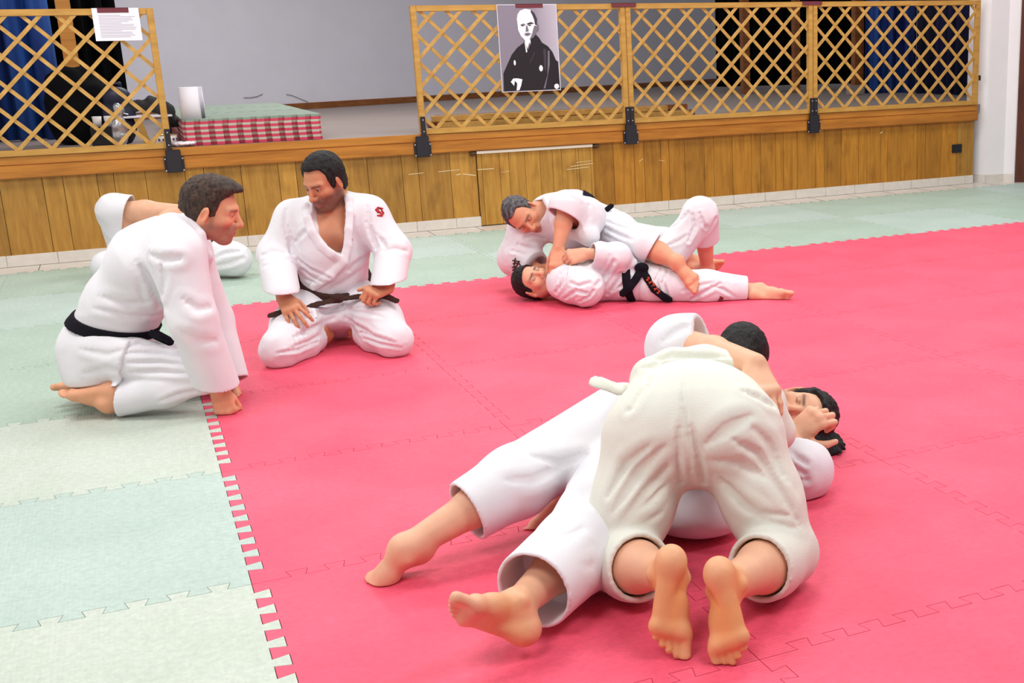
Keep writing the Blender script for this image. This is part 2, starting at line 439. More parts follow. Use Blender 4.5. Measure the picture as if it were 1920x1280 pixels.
# ================================================================== materials in use
MT = dict(
    wood=wood('pine_rail', srgb(182, 134, 60), srgb(208, 160, 80), (1, 1, 6), 5),
    lattice=wood('pine_slat', srgb(180, 134, 60), srgb(214, 168, 92), (2, 2, 2), 7),
    ledge=wood('stained_pine', srgb(176, 112, 40), srgb(206, 140, 58), (.8, 6, 9), 3, .35),
    ledge2=wood('stained_pine_dark', srgb(160, 98, 32), srgb(202, 132, 50), (.8, 6, 9), 3, .35),
    panel=planks('panel_boards', (srgb(168, 118, 44), srgb(206, 156, 74))),
    tile=plain('baseboard_tile', srgb(222, 215, 205), .35, var=.04, vscale=20),
    floortile=plain('floor_tile', srgb(214, 206, 196), .3, var=.05, vscale=6),
    grout=plain('grout', srgb(120, 112, 104), .8),
    stage=wood('stage_floor', srgb(132, 118, 112), srgb(152, 138, 132), (.6, 8, 1), 3, .55),
    screen=plain('back_wall', srgb(216, 213, 224), .9, var=.02, vscale=3),
    skirt=wood('dark_skirting', srgb(110, 62, 28), srgb(146, 88, 42), (.5, 4, 8), 4),
    white=plain('white_plaster', srgb(240, 238, 240), .85, var=.012, vscale=4),
    door=wood('mahogany_door', srgb(70, 34, 22), srgb(104, 54, 36), (6, 6, .7), 4, .4),
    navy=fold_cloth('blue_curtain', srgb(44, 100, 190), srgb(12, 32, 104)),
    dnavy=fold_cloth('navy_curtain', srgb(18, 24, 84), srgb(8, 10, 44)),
    black=plain('black_cloth', srgb(13, 12, 15), .9, spec=.1),
    iron=plain('dark_bracket', srgb(44, 42, 48), .5, .3),
    screw=plain('steel_screw', srgb(225, 225, 225), .3, .6),
    tape=plain('burgundy_tape', srgb(112, 44, 54), .6),
    paper=plain('white_paper', srgb(244, 240, 248), .8),
    ink=plain('printed_ink', srgb(176, 172, 184), .8),
    pmat=mat_mat('red_foam', srgb(226, 78, 104), srgb(238, 92, 118), 'Y'),
    gmat=mat_mat('green_foam', srgb(164, 184, 168), srgb(176, 194, 180), 'X'),
    gmat2=mat_mat('aqua_foam', srgb(172, 190, 180), srgb(184, 200, 191), 'X'),
    gmat3=mat_mat('pale_foam', srgb(186, 196, 182), srgb(198, 206, 194), 'X'),
    topfoam=plain('dimmed_green_foam', srgb(138, 152, 138), .8, var=.06),  # green foam with the dimmer stage light put into its colour
    foamlight=plain('pale_foam_edge', srgb(190, 186, 170), .8),
    foamred=plain('red_foam_edge', srgb(206, 66, 92), .8),
    socket=plain('dark_socket', srgb(38, 36, 40), .4),
    brass=plain('hinge_brown', srgb(84, 58, 36), .5, .4),
    strip=plain('white_strip', srgb(238, 224, 205), .5),
)
SILVER = plain('silver_foil', srgb(200, 202, 208), .25, .8)
NAVYBAG = plain('navy_nylon', srgb(24, 26, 52), .5)
DARKCLOTH = plain('dark_olive_cloth', srgb(42, 40, 40), .9, var=.2)
CERAMIC = plain('white_ceramic', srgb(235, 232, 228), .25)

YW = 6.58           # front of the stage
SZ = .735           # stage floor height
# ------------------------------------------------------------------ floor, stage, walls
bm = bmesh.new(); box(bm, (-3.4, -3.6, -.14), (10.2, YW+.3, -.04)); struct('floor', bm, MT['floortile'])
# grout lines of the floor tiles, a grid let into the surface
bm = bmesh.new()
for k in range(-8, 27):
    x = -.42+.4*k
    if x < 10: box(bm, (x-.003, 6.0, -.0402), (x+.003, YW, -.0392))
struct('trim_1', bm, MT['grout'])

def boards():
    bm = bmesh.new(); lay = bm.verts.layers.float_color.new('Col')
    x = -3.25; k = 0; wid = [.27, .13, .26, .27, .13, .22, .11, .21]
    while x < 7.49:
        w = wid[k % 8]*(1 if x < 3.4 else .72); w = min(w, 7.49-x)
        if 7.49-x-w < .05: w = 7.49-x
        if x < 2.428 < x+w: w = 2.428-x
        if x < 3.448 < x+w: w = 3.448-x
        if 2.427 < x < 3.44: x += w; k += 1; continue
        vs = box(bm, (x+.0018, YW-.012, .035), (x+w-.0018, YW+.02, .60))
        t = random.uniform(.8, 1.06)
        if k % 8 in (0, 2, 5): t *= .87
        c = (t, t*.97, t*.86, 1) if (x < 3.42 or x > 7.1) else (t*1.0, t*.83, t*.42, 1)
        for v in vs: v[lay] = c
        x += w; k += 1
    return bm
o = struct('wall_stage', boards(), MT['panel'])
bm = bmesh.new(); box(bm, (-3.3, YW+.012, -.04), (7.49, YW+.06, .70)); struct('wall_stage_backing', bm, MT['socket'])
def ledge_board(z0, z1, y0, x1, name, m):
    bm = bmesh.new(); vs = box(bm, (-3.3, y0, z0), (x1, YW+.02, z1), .006); struct(name, bm, MT[m])
ledge_board(.582, .672, YW-.055, 7.50, 'trim_2', 'ledge2')
ledge_board(.673, SZ, YW-.035, 7.505, 'trim_3', 'ledge')
bm = bmesh.new(); box(bm, (-3.3, YW+.02, SZ-.08), (12, 18.5, SZ-.001)); struct('floor_stage', bm, MT['stage'])
# tile baseboard along the stage, broken by the hatch
def tiles(x0, x1, name, y=YW, h=(-.04, .043)):
    bm = bmesh.new(); x = x0
    while x < x1-.01:
        w = min(.325, x1-x); box(bm, (x+.0015, y-.022, h[0]+.002), (x+w-.0015, y, h[1]), .002); x += w
    box(bm, (x0, y-.014, h[0]), (x1, y-.001, h[1]-.004))
    return struct(name, bm, MT['tile'])
tiles(-3.3, 2.435, 'baseboard_front'); tiles(3.49, 7.49, 'baseboard_front_right')
# back wall of the stage, standing slightly askew, with a wooden skirting
P0, P1 = A3(-3.4, 10.08), A3(10.5, 16.7)
dw = nrm(P1-P0); nw = A3(-dw[1], dw[0])
def wall_prism(bm, a, b, n, t, z0, z1):
    q = [(*(a), z0), (*(b), z0), (*(b), z1), (*(a), z1)]
    prism(bm, q, (n[0], n[1], 0), t)
bm = bmesh.new(); wall_prism(bm, P0, P1, nw, .1, SZ, 4.2); struct('wall_back', bm, MT['screen'])
bm = bmesh.new(); wall_prism(bm, P0-nw*.03, P1-nw*.03, nw, .03, SZ, SZ+.075); struct('baseboard_back', bm, MT['skirt'])
# right-hand pier, its tiles and the dark door beyond
bm = bmesh.new(); prism(bm, [(7.49, 6.70, -.04), (7.555, 6.70, -.04), (7.60, 6.50, -.04), (7.80, 6.475, -.04), (7.87, 6.40, -.04), (8.4, 6.2, -.04), (9.0, 6.9, -.04), (7.60, 6.73, -.04)], (0, 0, 1), 3.6)
struct('wall_right', bm, MT['white'])
bm = bmesh.new()
def skirt_seg(a, b):
    a = A3(a); b = A3(b); d = nrm(b-a); n = A3(d[1], -d[0])
    wall_prism(bm, a, b, n, .012, -.04, .043)
for a, b in (((7.553, 6.69), (7.597, 6.50)), ((7.60, 6.50), (7.797, 6.476)), ((7.80, 6.475), (7.862, 6.41))): skirt_seg(a, b)
struct('baseboard_right', bm, MT['tile'])
bm = bmesh.new(); prism(bm, [(7.872, 6.385, -.04), (8.9, 5.75, -.04), (8.93, 5.80, -.04), (7.9, 6.44, -.04)], (0, 0, 1), 2.3)
struct('door_1', bm, MT['door'])
bm = bmesh.new()
prism(bm, [(7.862, 6.372, -.04), (7.95, 6.318, -.04), (7.965, 6.345, -.04), (7.88, 6.40, -.04)], (0, 0, 1), 2.35)
struct('trim_4', bm, MT['door'])

bm = bmesh.new(); box(bm, (-3.5, -3.6, -.14), (-3.3, 13, 4.0)); struct('wall_left', bm, MT['white'])
# hatch in the stage front
h = tag(empty('access_hatch', (2.94, YW-.014, -.04)), 'board-faced access hatch in the stage front under a white strip', 'hatch')
bm = bmesh.new(); xs = [2.432, 2.47, 2.62, 2.70, 2.84, 2.97, 3.08, 3.16, 3.29, 3.315, 3.42, 3.445]; lay = bm.verts.layers.float_color.new('Col')
for a, b in zip(xs, xs[1:]):
    t = random.uniform(.82, 1.02)
    for v in box(bm, (a+.0015-2.94, -.012, .008), (b-.0015-2.94, .01, .595)): v[lay] = (t, t*.98, t*.84, 1)
bm_obj('panel', bm, MT['panel'], h)
bm = bmesh.new(); box(bm, (-.51, -.03, .595), (.50, -.005, .618), .003); bm_obj('top_strip', bm, MT['strip'], h)
for sx in (-.54, .53):
    bm = bmesh.new(); cyl(bm, (sx-.025, -.02, .60), (sx+.025, -.02, .60), .014, seg=12); cyl(bm, (sx-.012, -.02, .60), (sx+.012, -.02, .60), .018, seg=12); bm_obj('hinge', bm, MT['brass'], h)
# socket
s_ = tag(empty('wall_socket', (7.28, YW-.016, .318)), 'dark socket plate on the stage front near the white pier', 'socket')
bm = bmesh.new(); box(bm, (-.06, -.008, -.042), (.06, .004, .042), .004); bm_obj('cover_plate', bm, MT['socket'], s_)
bm = bmesh.new(); box(bm, (-.042, -.011, -.024), (.042, -.007, .024), .002); bm_obj('socket_insert', bm, MT['iron'], s_)

# pale scratches on the boards
bm = bmesh.new()
for u0, v0, u1, v1, t in ((766, 327, 794, 324, 2), (822, 322, 862, 318, 2), (868, 326, 892, 329, 3), (895, 318, 926, 316, 2.5), (856, 328, 864, 326, 3), (1062, 318, 1104, 313, 2), (1070, 312, 1112, 306, 2), (1080, 305, 1110, 301, 1.5), (1650, 250, 1655, 247, 4), (1198, 303, 1206, 297, 1.6), (1236, 300, 1246, 302, 1.6), (940, 323, 956, 321, 1.2)):
    yy = YW-.0135 if not 890 < u0 < 1115 else YW-.0275; a = on_y(u0, v0, yy); b2 = on_y(u1, v1, yy); d = b2-a; ln = np.linalg.norm(d); X = d/ln
    obox(bm, (a+b2)/2, X, (0, 1, 0), np.cross(X, (0, 1, 0)), ln, .0012, t*.6/245)
struct('trim_5', bm, plain('scratched_wood', srgb(232, 208, 160), .7))
# loose cables low on the back wall
def on_back(u, v, off=.012):
    d = ray(u, v); n = A3(nw[0], nw[1], 0); p0 = A3(P0[0], P0[1], 0)-n*off
    return CAM+d*(((p0-CAM) @ n)/(d @ n))
for pts, lab in (([(457, 183), (470, 183), (482, 181), (493, 176)], 'thin dark cable on the grey wall above the mat stack'), ([(537, 177), (548, 179), (560, 184), (570, 188), (578, 191)], 'thin dark cable trailing down the grey wall right of the mat stack')):
    bm = bmesh.new(); P_ = [on_back(*p) for p in pts]
    for a, b in zip(P_, P_[1:]): cyl(bm, a, b, .0028, seg=8)
    tag(bm_obj('wall_cable', bm, MT['iron']), lab, 'cable')

# ------------------------------------------------------------------ trellis panels
def trellis(x0, x1, ph, label, pt=.045):
    t = tag(empty('trellis_panel', ((x0+x1)/2, YW-.03, SZ)), label, 'fence panel', 'trellis panels along the stage edge')
    cx = (x0+x1)/2; H = 1.722-SZ
    for x in (x0+pt/2, x1-pt/2):
        bm = bmesh.new(); box(bm, (x-pt/2-cx, -.025, 0), (x+pt/2-cx, .02, H), .003); bm_obj('post', bm, MT['wood'], t)
    for z0, z1 in ((.0, .042), (H-.045, H)):
        bm = bmesh.new(); box(bm, (x0+pt-cx, -.02, z0), (x1-pt-cx, .018, z1), .003); bm_obj('rail', bm, MT['wood'], t)
    bm = bmesh.new(); a0, a1, z0, z1 = x0+pt-cx, x1-pt-cx, .04, H-.043
    w = .026
    for sgn, y in ((1, -.010), (-1, .001)):
        base = ph-cx
        for k in range(-12, 13):
            xb = base+.2122*k          # where the slat meets the bottom rail
            pts = []
            # clip the 45-degree line to the opening
            if sgn > 0:
                s0 = max(0, a0-xb); s1 = min(z1-z0, a1-xb)
                if s1-s0 < .03: continue
                p, q = (xb+s0, z0+s0), (xb+s1, z0+s1)
            else:
                s0 = max(0, xb-a1); s1 = min(z1-z0, xb-a0)
                if s1-s0 < .03: continue
                p, q = (xb-s0, z0+s0), (xb-s1, z0+s1)
            c = ((p[0]+q[0])/2, y, (p[1]+q[1])/2); ln = math.hypot(q[0]-p[0], q[1]-p[1])+w*.6
            r = 1/math.sqrt(2); X = (r*sgn, 0, r); Z = (-r*sgn, 0, r) if sgn > 0 else (r, 0, r)
            if sgn < 0: X = (-r, 0, r)
            vs = obox(bm, c, X, (0, 1, 0), Z, ln, .010, w)
    bm_obj('lattice', bm, MT['lattice'], t)
    return t
trellis(-1.66, .155, -.834, 'pine lattice panel at the left with a printed sheet taped on it')
trellis(1.985, 3.782, 2.116, 'pine lattice panel carrying the black and white portrait')
trellis(3.786, 5.608, 3.935, 'pine lattice panel in front of the black curtain edge, right of the portrait panel')
trellis(5.612, 7.49, 5.748, 'rightmost pine lattice panel, beside the white pier')
def bracket(x, w, off, label, dbl):
    t = tag(empty('post_bracket', (x, YW-.06, .66)), label, 'bracket', 'dark post brackets on the stage edge')
    # base plate on the ledge
    bm = bmesh.new(); box(bm, (-.068+off, -.012, -.095), (.068+off, .004, .015), .003); bm_obj('flange', bm, MT['iron'], t)
    bm = bmesh.new(); box(bm, (-.052+off, -.024, -.10), (.052+off, -.004, .065), .004); bm_obj('body', bm, MT['iron'], t)
    for sx in ((-.02, .02) if dbl else (0,)):
        bm = bmesh.new(); box(bm, (sx-.019, -.012, .06), (sx+.019, .003, .215), .002); bm_obj('upright_strap', bm, MT['iron'], t)
        for z in (.10, .19):
            bm = bmesh.new(); cyl(bm, (sx, -.016, z), (sx, -.01, z), .005, seg=10); bm_obj('screw', bm, MT['screw'], t)
    for sx in (-.06, .06):
        for z in (-.085, 0):
            bm = bmesh.new(); cyl(bm, (sx+off, -.016, z), (sx+off, -.010, z), .0055, seg=10); bm_obj('screw', bm, MT['screw'], t)
bracket(.135, .04, .02, 'dark steel bracket on the left lattice panel beside the mat stack', False)
bracket(2.008, .04, -.02, 'dark steel bracket at the left end of the portrait lattice panel', False)
bracket(3.784, .08, 0, 'dark double bracket between the portrait panel and the next lattice panel', True)
bracket(5.61, .08, 0, 'dark double bracket at the left end of the rightmost lattice panel', True)
bm = bmesh.new(); box(bm, (-.03, -.02, -.025), (.03, .03, .025), .004)
tag(bm_obj('end_clamp', bm, MT['iron']), 'small dark clamp on the rightmost fence post by the pier', 'clamp').location = (7.50, YW-.02, .99)

# sheet, portrait and tapes hung on the fence
t = tag(empty('notice_sheet', (-.085, YW-.058, 1.72)), 'white sheet of printed text taped to the left lattice panel', 'paper')
bm = bmesh.new(); box(bm, (-.155, -.001, -.218), (.145, .001, .004)); bm_obj('sheet', bm, MT['paper'], t)
bm = bmesh.new()
for k in range(15):
    z = -.045-.0105*k; w = .235*(random.uniform(.8, 1) if k % 5 else .6); box(bm, (-.118, -.0018, z-.0017), (-.118+w, -.0009, z+.0017))
bm_obj('text_lines', bm, MT['ink'], t)
def tape(x0, x1, label, z=1.724):
    bm = bmesh.new(); w = x1-x0
    vs = box(bm, (-w/2, -.0035, -.032), (w/2, -.0005, .0)); box(bm, (-w/2, -.0035, -.002), (w/2, .046, .0015))
    o = bm_obj('tape_strip', bm, MT['tape']); o.location = ((x0+x1)/2, YW-.0585, z+.001)
    tag(o, label, 'tape', 'burgundy tape strips along the fence top'); return o
tape(-.205, -.005, 'burgundy tape holding the printed sheet to the left panel')
tape(2.83, 3.06, 'burgundy tape holding the portrait to the fence top')
tape(3.66, 3.88, 'burgundy tape over the joint right of the portrait panel')
tape(5.50, 5.70, 'burgundy tape over the joint at the rightmost lattice panel')
def flat(parent, name, pts, y, m):
    bm = bmesh.new(); f = bm.faces.new([bm.verts.new((p[0], y, p[1])) for p in pts]); r = bmesh.ops.extrude_face_region(bm, geom=[f])
    bmesh.ops.translate(bm, verts=[g for g in r['geom'] if isinstance(g, bmesh.types.BMVert)], vec=(0, .0004, 0))
    return bm_obj(name, bm, m, parent)
p = tag(empty('portrait_print', (2.925, YW-.06, 1.38)), 'black and white portrait of an elderly man in a dark robe', 'poster')
pw, ph_ = .247, .338
m, nt, b = new_mat('portrait_backdrop'); g = N(nt, 'ShaderNodeTexGradient'); L(nt, coords(nt, (2.2, 1, 1)), g.inputs[0])
r = N(nt, 'ShaderNodeValToRGB'); r.color_ramp.elements[0].color = srgb(140, 130, 146); r.color_ramp.elements[1].color = srgb(228, 218, 232); L(nt, g.outputs[0], r.inputs[0]); L(nt, r.outputs[0], b.inputs['Base Color']); b.inputs['Roughness'].default_value = .6
bm = bmesh.new(); box(bm, (-pw-.004, -.001, -ph_-.004), (pw+.004, .001, ph_+.004)); bm_obj('print_margin', bm, MT['paper'], p)
bm = bmesh.new(); box(bm, (-pw, -.0016, -ph_), (pw, -.0004, ph_)); bm_obj('backdrop', bm, m, p)
def im(pts): return [((x-498)/810*2*pw*1.0, (630-y)/1150*2*ph_) for x, y in pts]   # figure drawn in the print's own units
PB = plain('print_black', srgb(26, 20, 28), .5); PWH = plain('print_white', srgb(248, 244, 250), .6); PG = plain('print_grey', srgb(120, 112, 124), .6); PD = plain('print_dark_grey', srgb(62, 54, 64), .5)
ROBE = flat(p, 'robe', im([(110, 1200), (118, 960), (180, 840), (250, 710), (330, 620), (425, 555), (440, 520), (600, 450), (640, 490), (680, 560), (760, 610), (820, 690), (862, 800), (892, 822), (900, 1200)]), -.0022, PB)
flat(p, 'neck', im([(436, 510), (520, 510), (520, 570), (470, 640)]), -.0028, PWH)
def oval(cx, cy, rx, ry, n=26, a0=0, a1=2*math.pi): return [(cx+rx*math.cos(a0+(a1-a0)*k/n), cy+ry*math.sin(a0+(a1-a0)*k/n)) for k in range(n)]
flat(p, 'ear', im(oval(625, 360, 24, 56)), -.0028, PG)
HD = flat(p, 'head', im([(350, 240), (362, 180), (400, 130), (470, 106), (550, 120), (600, 170), (626, 240), (622, 340), (610, 430), (560, 490), (500, 520), (440, 518), (395, 470), (360, 390)]), -.0034, PWH)
flat(HD, 'side_hair', im([(552, 120), (600, 170), (630, 245), (622, 330), (596, 318), (588, 255), (566, 190), (545, 150)]), -.0040, PD)
flat(HD, 'cheek_shadow', im([(585, 330), (622, 335), (610, 430), (560, 490), (505, 516), (548, 440), (566, 380)]), -.0040, PG)
flat(HD, 'eye', im([(402, 332), (425, 324), (450, 330), (426, 338)]), -.0052, PD)
flat(HD, 'eye', im([(496, 328), (522, 318), (548, 328), (522, 336)]), -.0052, PD)
flat(HD, 'moustache', im([(432, 440), (470, 424), (505, 424), (548, 446), (505, 440), (470, 440)]), -.0052, PG)
flat(HD, 'brow', im([(395, 312), (440, 300), (470, 318), (440, 326), (400, 330)]), -.0046, PG)
flat(HD, 'brow', im([(485, 300), (540, 282), (585, 300), (540, 312), (490, 320)]), -.0046, PD)
flat(HD, 'nose', im([(470, 330), (488, 330), (505, 405), (460, 412)]), -.0046, PG)
flat(HD, 'mouth', im([(440, 445), (480, 436), (525, 448), (490, 468), (455, 462)]), -.0046, PG)
flat(ROBE, 'collar', im([(436, 545), (446, 545), (468, 676), (450, 690)]), -.0028, PWH)
flat(ROBE, 'collar', im([(520, 560), (500, 560), (468, 640), (480, 650)]), -.0034, PG)
flat(p, 'hand', im([(212, 1075), (250, 1030), (310, 1030), (375, 1045), (352, 1130), (325, 1190), (285, 1195), (300, 1100), (270, 1060), (255, 1130)]), -.0028, PWH)
flat(ROBE, 'crest', im(oval(284, 820, 14, 36)), -.0028, PWH)
flat(ROBE, 'crest', im(oval(645, 905, 26, 42)), -.0028, PWH)
flat(ROBE, 'crest', im(oval(852, 1158, 34, 36)), -.0028, PWH)
flat(ROBE, 'robe_fold', im([(690, 650), (730, 640), (730, 760), (715, 960), (690, 900)]), -.0028, PD)
flat(ROBE, 'robe_fold', im([(755, 670), (778, 670), (770, 860), (690, 1180), (664, 1180), (730, 1000), (742, 850)]), -.0028, PG)
flat(ROBE, 'robe_fold', im([(560, 690), (575, 690), (500, 830), (490, 830)]), -.0028, PD)

# ------------------------------------------------------------------ curtains and posts on the stage
def curtain(name, a, b, z0, z1, m, label, wl=.16, amp=.04, ragged=0):
    bm = bmesh.new(); a = A3(a); b = A3(b); d = nrm(b-a); n = A3(-d[1], d[0]); ln = np.linalg.norm(b-a); k = int(ln/.02)
    top, bot = [], []
    for i in range(k+1):
        x = i*.02; w = amp*math.sin(2*math.pi*x/wl+.7*math.sin(x*3))+amp*.4*math.sin(2*math.pi*x/wl*2.3)
        q = a+d*x+n*w; q2 = a+d*x+n*w*1.25
        rz = ragged*abs(math.sin(x*21))*.5+ragged*abs(math.sin(x*7.3))
        bot.append(bm.verts.new((q2[0], q2[1], z0+rz))); top.append(bm.verts.new((q[0], q[1], z1)))
    for i in range(k): bm.faces.new((bot[i], bot[i+1], top[i+1], top[i]))
    o = bm_obj(name, bm, m, smooth=True); mod = o.modifiers.new('s', 'SOLIDIFY'); mod.thickness = .006
    return tag(o, label, 'curtain')
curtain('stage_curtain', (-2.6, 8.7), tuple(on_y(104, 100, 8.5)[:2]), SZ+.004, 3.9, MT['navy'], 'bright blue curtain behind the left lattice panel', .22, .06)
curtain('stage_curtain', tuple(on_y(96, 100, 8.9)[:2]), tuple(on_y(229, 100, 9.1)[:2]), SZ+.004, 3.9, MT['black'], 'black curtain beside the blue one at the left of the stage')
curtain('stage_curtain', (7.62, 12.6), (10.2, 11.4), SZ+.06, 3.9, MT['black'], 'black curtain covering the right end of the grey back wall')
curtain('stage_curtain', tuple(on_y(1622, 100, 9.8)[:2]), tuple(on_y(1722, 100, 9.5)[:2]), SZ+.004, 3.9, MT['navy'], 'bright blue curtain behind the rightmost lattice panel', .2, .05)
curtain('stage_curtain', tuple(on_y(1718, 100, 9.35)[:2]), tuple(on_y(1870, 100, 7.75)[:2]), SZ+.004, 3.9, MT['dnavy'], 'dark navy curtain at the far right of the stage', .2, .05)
def post(x, y, w, label, z0=SZ, z1=3.9, d=.1, m='ledge'):
    bm = bmesh.new(); box(bm, (-w/2, -d/2, z0), (w/2, d/2, z1), .004); o = bm_obj('wooden_post', bm, MT[m]); o.location = (x, y, 0); return tag(o, label, 'post')
POSTS = [(115, 136, 8.3), (1385, 1400, 11.2), (1598, 1620, 10.0)]
q = on_y(127, 70, 7.9); post(q[0], 7.9, .105, 'pale wooden post standing before the left black curtain', SZ)
q = on_y(1396, 60, 11.3); post(q[0], 11.3, .10, 'thin brown post standing against the right black curtain', m='skirt')
q = on_y(1492, 60, 11.0); post(q[0], 11.0, .08, 'dark brown post between two black curtain lengths', m='skirt')
q = on_y(1608, 60, 10.0); post(q[0], 10.0, .13, 'brown wooden post left of the blue curtain at the right', m='skirt')
bm = bmesh.new(); box(bm, (-.10, -.05, 0), (.10, .05, .12), .008); o = bm_obj('concrete_block', bm, MT['stage']); q = on_y(1603, 188, 9.55); o.location = (q[0], 9.55, SZ); tag(o, 'pale block at the foot of the brown post on the right', 'block')

# ------------------------------------------------------------------ stacked mats on the stage
def tooth_edge(x0, x1, y, depth, n, out):
    pts = []; p = (x1-x0)/n
    for k in range(n):
        a = x0+p*k
        pts += [(a+p*.27, y), (a+p*.22, y+out*depth), (a+p*.78, y+out*depth), (a+p*.73, y)]
    return pts
def stacked_mat(x, y, z, label, grp, top):
    t = tag(empty('foam_mat', (x, y, z)), label, 'mat', grp)
    out = [(0, 0)]+tooth_edge(0, 1.0, 0, .045, 10, -1)+[(1.0, 0), (1.0, .95), (0, .95)]
    for nm, z0, z1, m in (('red_layer', .0005, .021, MT['foamred']), ('pale_layer', .0215, .0385, top)):
        bm = bmesh.new(); prism(bm, [(q[0], q[1], z0) for q in out], (0, 0, 1), z1-z0); bm_obj(nm, bm, m, t)
ordn = ['lowest', 'second lowest', 'middle', 'second highest', 'topmost']
for c, nm in enumerate(('front', 'middle', 'rear')):
    for k in range(5):
        jx = random.uniform(-.006, .006) if k < 4 else 0
        stacked_mat(.255+jx, 6.70+c*1.0, SZ+.0385*k+.0005, f'{ordn[k]} red and pale foam mat of the {nm} stack on the stage', 'foam mats stacked on the stage', MT['topfoam'] if k == 4 else MT['foamlight'])

# ------------------------------------------------------------------ clutter on the stage, left
def at_stage(u, v, y): q = on_y(u, v, y); return q
zt = SZ+.0385*5
# sheet of white card curled into a tube standing on the mats
bm = bmesh.new(); c = at_stage(361, 190, 6.66); rings = []
for z in (.925, 1.05, 1.162):
    r = .088 if z < 1.1 else .084; rings.append([bm.verts.new((c[0]+r*math.cos(a), 6.80+.75*r*math.sin(a), z)) for a in np.linspace(-.3, 2*math.pi-.9, 30)])
for a, b in zip(rings, rings[1:]):
    for k in range(29): bm.faces.new((a[k], a[k+1], b[k+1], b[k]))
o = bm_obj('card_roll', bm, MT['paper'], smooth=True); md = o.modifiers.new('s', 'SOLIDIFY'); md.thickness = .002
tag(o, 'white card curled into a tube on the corner of the mat stack', 'card')
# navy backpack
b_ = tag(empty('backpack', (*at_stage(230, 255, 7.32)[:2], SZ)), 'navy backpack standing behind the left lattice panel', 'bag')
f = Field((-.2, -.2, -.02), (.2, .2, .5), .008); f.ell((0, 0, .2), (.12, .085, .22), k=0); f.ell((0, -.02, .36), (.10, .07, .08)); f.ell((0, -.085, .12), (.085, .045, .11)); f.cut((0, 0, .005), (0, 0, -1))
V, F_ = f.mesh(); link('body', to_mesh('body', V, F_), NAVYBAG, b_)
f = Field((-.08, -.08, .38), (.08, .08, .52), .005); f.chain([(-.04, 0, .41), (-.03, 0, .46), (.03, 0, .46), (.04, 0, .41)], [.009]*4); V, F_ = f.mesh(); link('handle', to_mesh('handle', V, F_), NAVYBAG, b_)
f = Field((-.1, -.17, .2), (.1, -.05, .3), .004); f.chain([(-.06, -.115, .23), (0, -.125, .25), (.06, -.115, .23)], [.005]*3); V, F_ = f.mesh(); link('zip', to_mesh('zip', V, F_), SILVER, b_)
# silver plastic sack
f = Field((-.12, -.12, -.02), (.12, .12, .36), .007); f.ell((0, 0, .12), (.055, .05, .125), k=0); f.ell((.01, 0, .27), (.04, .04, .05)); f.cut((0, 0, .003), (0, 0, -1)); V, F_ = f.mesh(); Nn = normals(V, F_); V = V+Nn*(vnoise(V*26, 3)*.012)[:, None]
q = at_stage(228, 262, 6.84); o = link('foil_sack', to_mesh('foil_sack', V, F_), SILVER); o.location = (q[0], 6.84, SZ+.006); tag(o, 'crumpled silver sack in front of the navy backpack', 'sack')
# tall dark bundle left of it, a low dark crate with white cups
f = Field((-.34, -.2, -.02), (.34, .2, .66), .012); f.ell((0, 0, .22), (.25, .15, .36), k=0); f.ell((.10, 0, .16), (.17, .13, .2)); f.ell((-.08, -.02, .45), (.13, .10, .13)); f.cut((0, 0, .003), (0, 0, -1)); V, F_ = f.mesh(); Nn = normals(V, F_); V = V+Nn*(vnoise(V*12, 4)*.022)[:, None]
q = at_stage(158, 265, 7.66); o = link('dark_bundle', to_mesh('dark_bundle', V, F_), MT['black']); o.location = (q[0], 7.66, SZ+.016); tag(o, 'tall black cloth bundle on the stage behind the left lattice', 'bundle')
q = at_stage(200, 262, 7.02); bm = bmesh.new(); box(bm, (-.10, -.07, 0), (.09, .07, .155), .006); o = bm_obj('dark_crate', bm, DARKCLOTH); o.location = (q[0], 7.02, SZ+.001); tag(o, 'low dark crate behind the left lattice with white cups on top', 'crate')
for dx, nm in ((-.045, 'left white cup on the dark crate behind the lattice'), (.035, 'right white cup on the dark crate behind the lattice')):
    t = tag(empty('white_cup', (q[0]+dx, 7.0, SZ+.157)), nm, 'cup', 'white cups on the dark crate')
    bm = bmesh.new(); lathe(bm, [(.026, 0), (.034, .075), (.031, .075), (.024, .006)], (0, 0, 0), 20); bm_obj('cup_body', bm, CERAMIC, t, smooth=True)
# patterned bowl, papers, timber offcut, small stool with dark jacket
q = at_stage(311, 258, 6.75); t = tag(empty('patterned_bowl', (q[0], 6.75, SZ)), 'white bowl with a purple pattern behind the left fence post', 'bowl')
bm = bmesh.new(); lathe(bm, [(.055, 0.001), (.078, .03), (.08, .085), (.074, .085), (.07, .03), (.04, .012)], (0, 0, 0), 32); bm_obj('bowl_body', bm, CERAMIC, t, smooth=True)
bm = bmesh.new()
for k in range(14):
    a = 2*math.pi*k/14; obox(bm, (.0795*math.cos(a), .0795*math.sin(a), .055), (-math.sin(a), 0+math.cos(a), 0), (math.cos(a), math.sin(a), 0), (0, 0, 1), .018, .003, .018)
bm_obj('pattern_band', bm, plain('purple_glaze', srgb(110, 80, 104), .3), t)
bm = bmesh.new(); lathe(bm, [(.079, .083), (.083, .087), (.074, .089), (.072, .085)], (0, 0, 0), 32); bm_obj('gilt_rim', bm, plain('gilt', srgb(190, 160, 90), .3, .6), t)
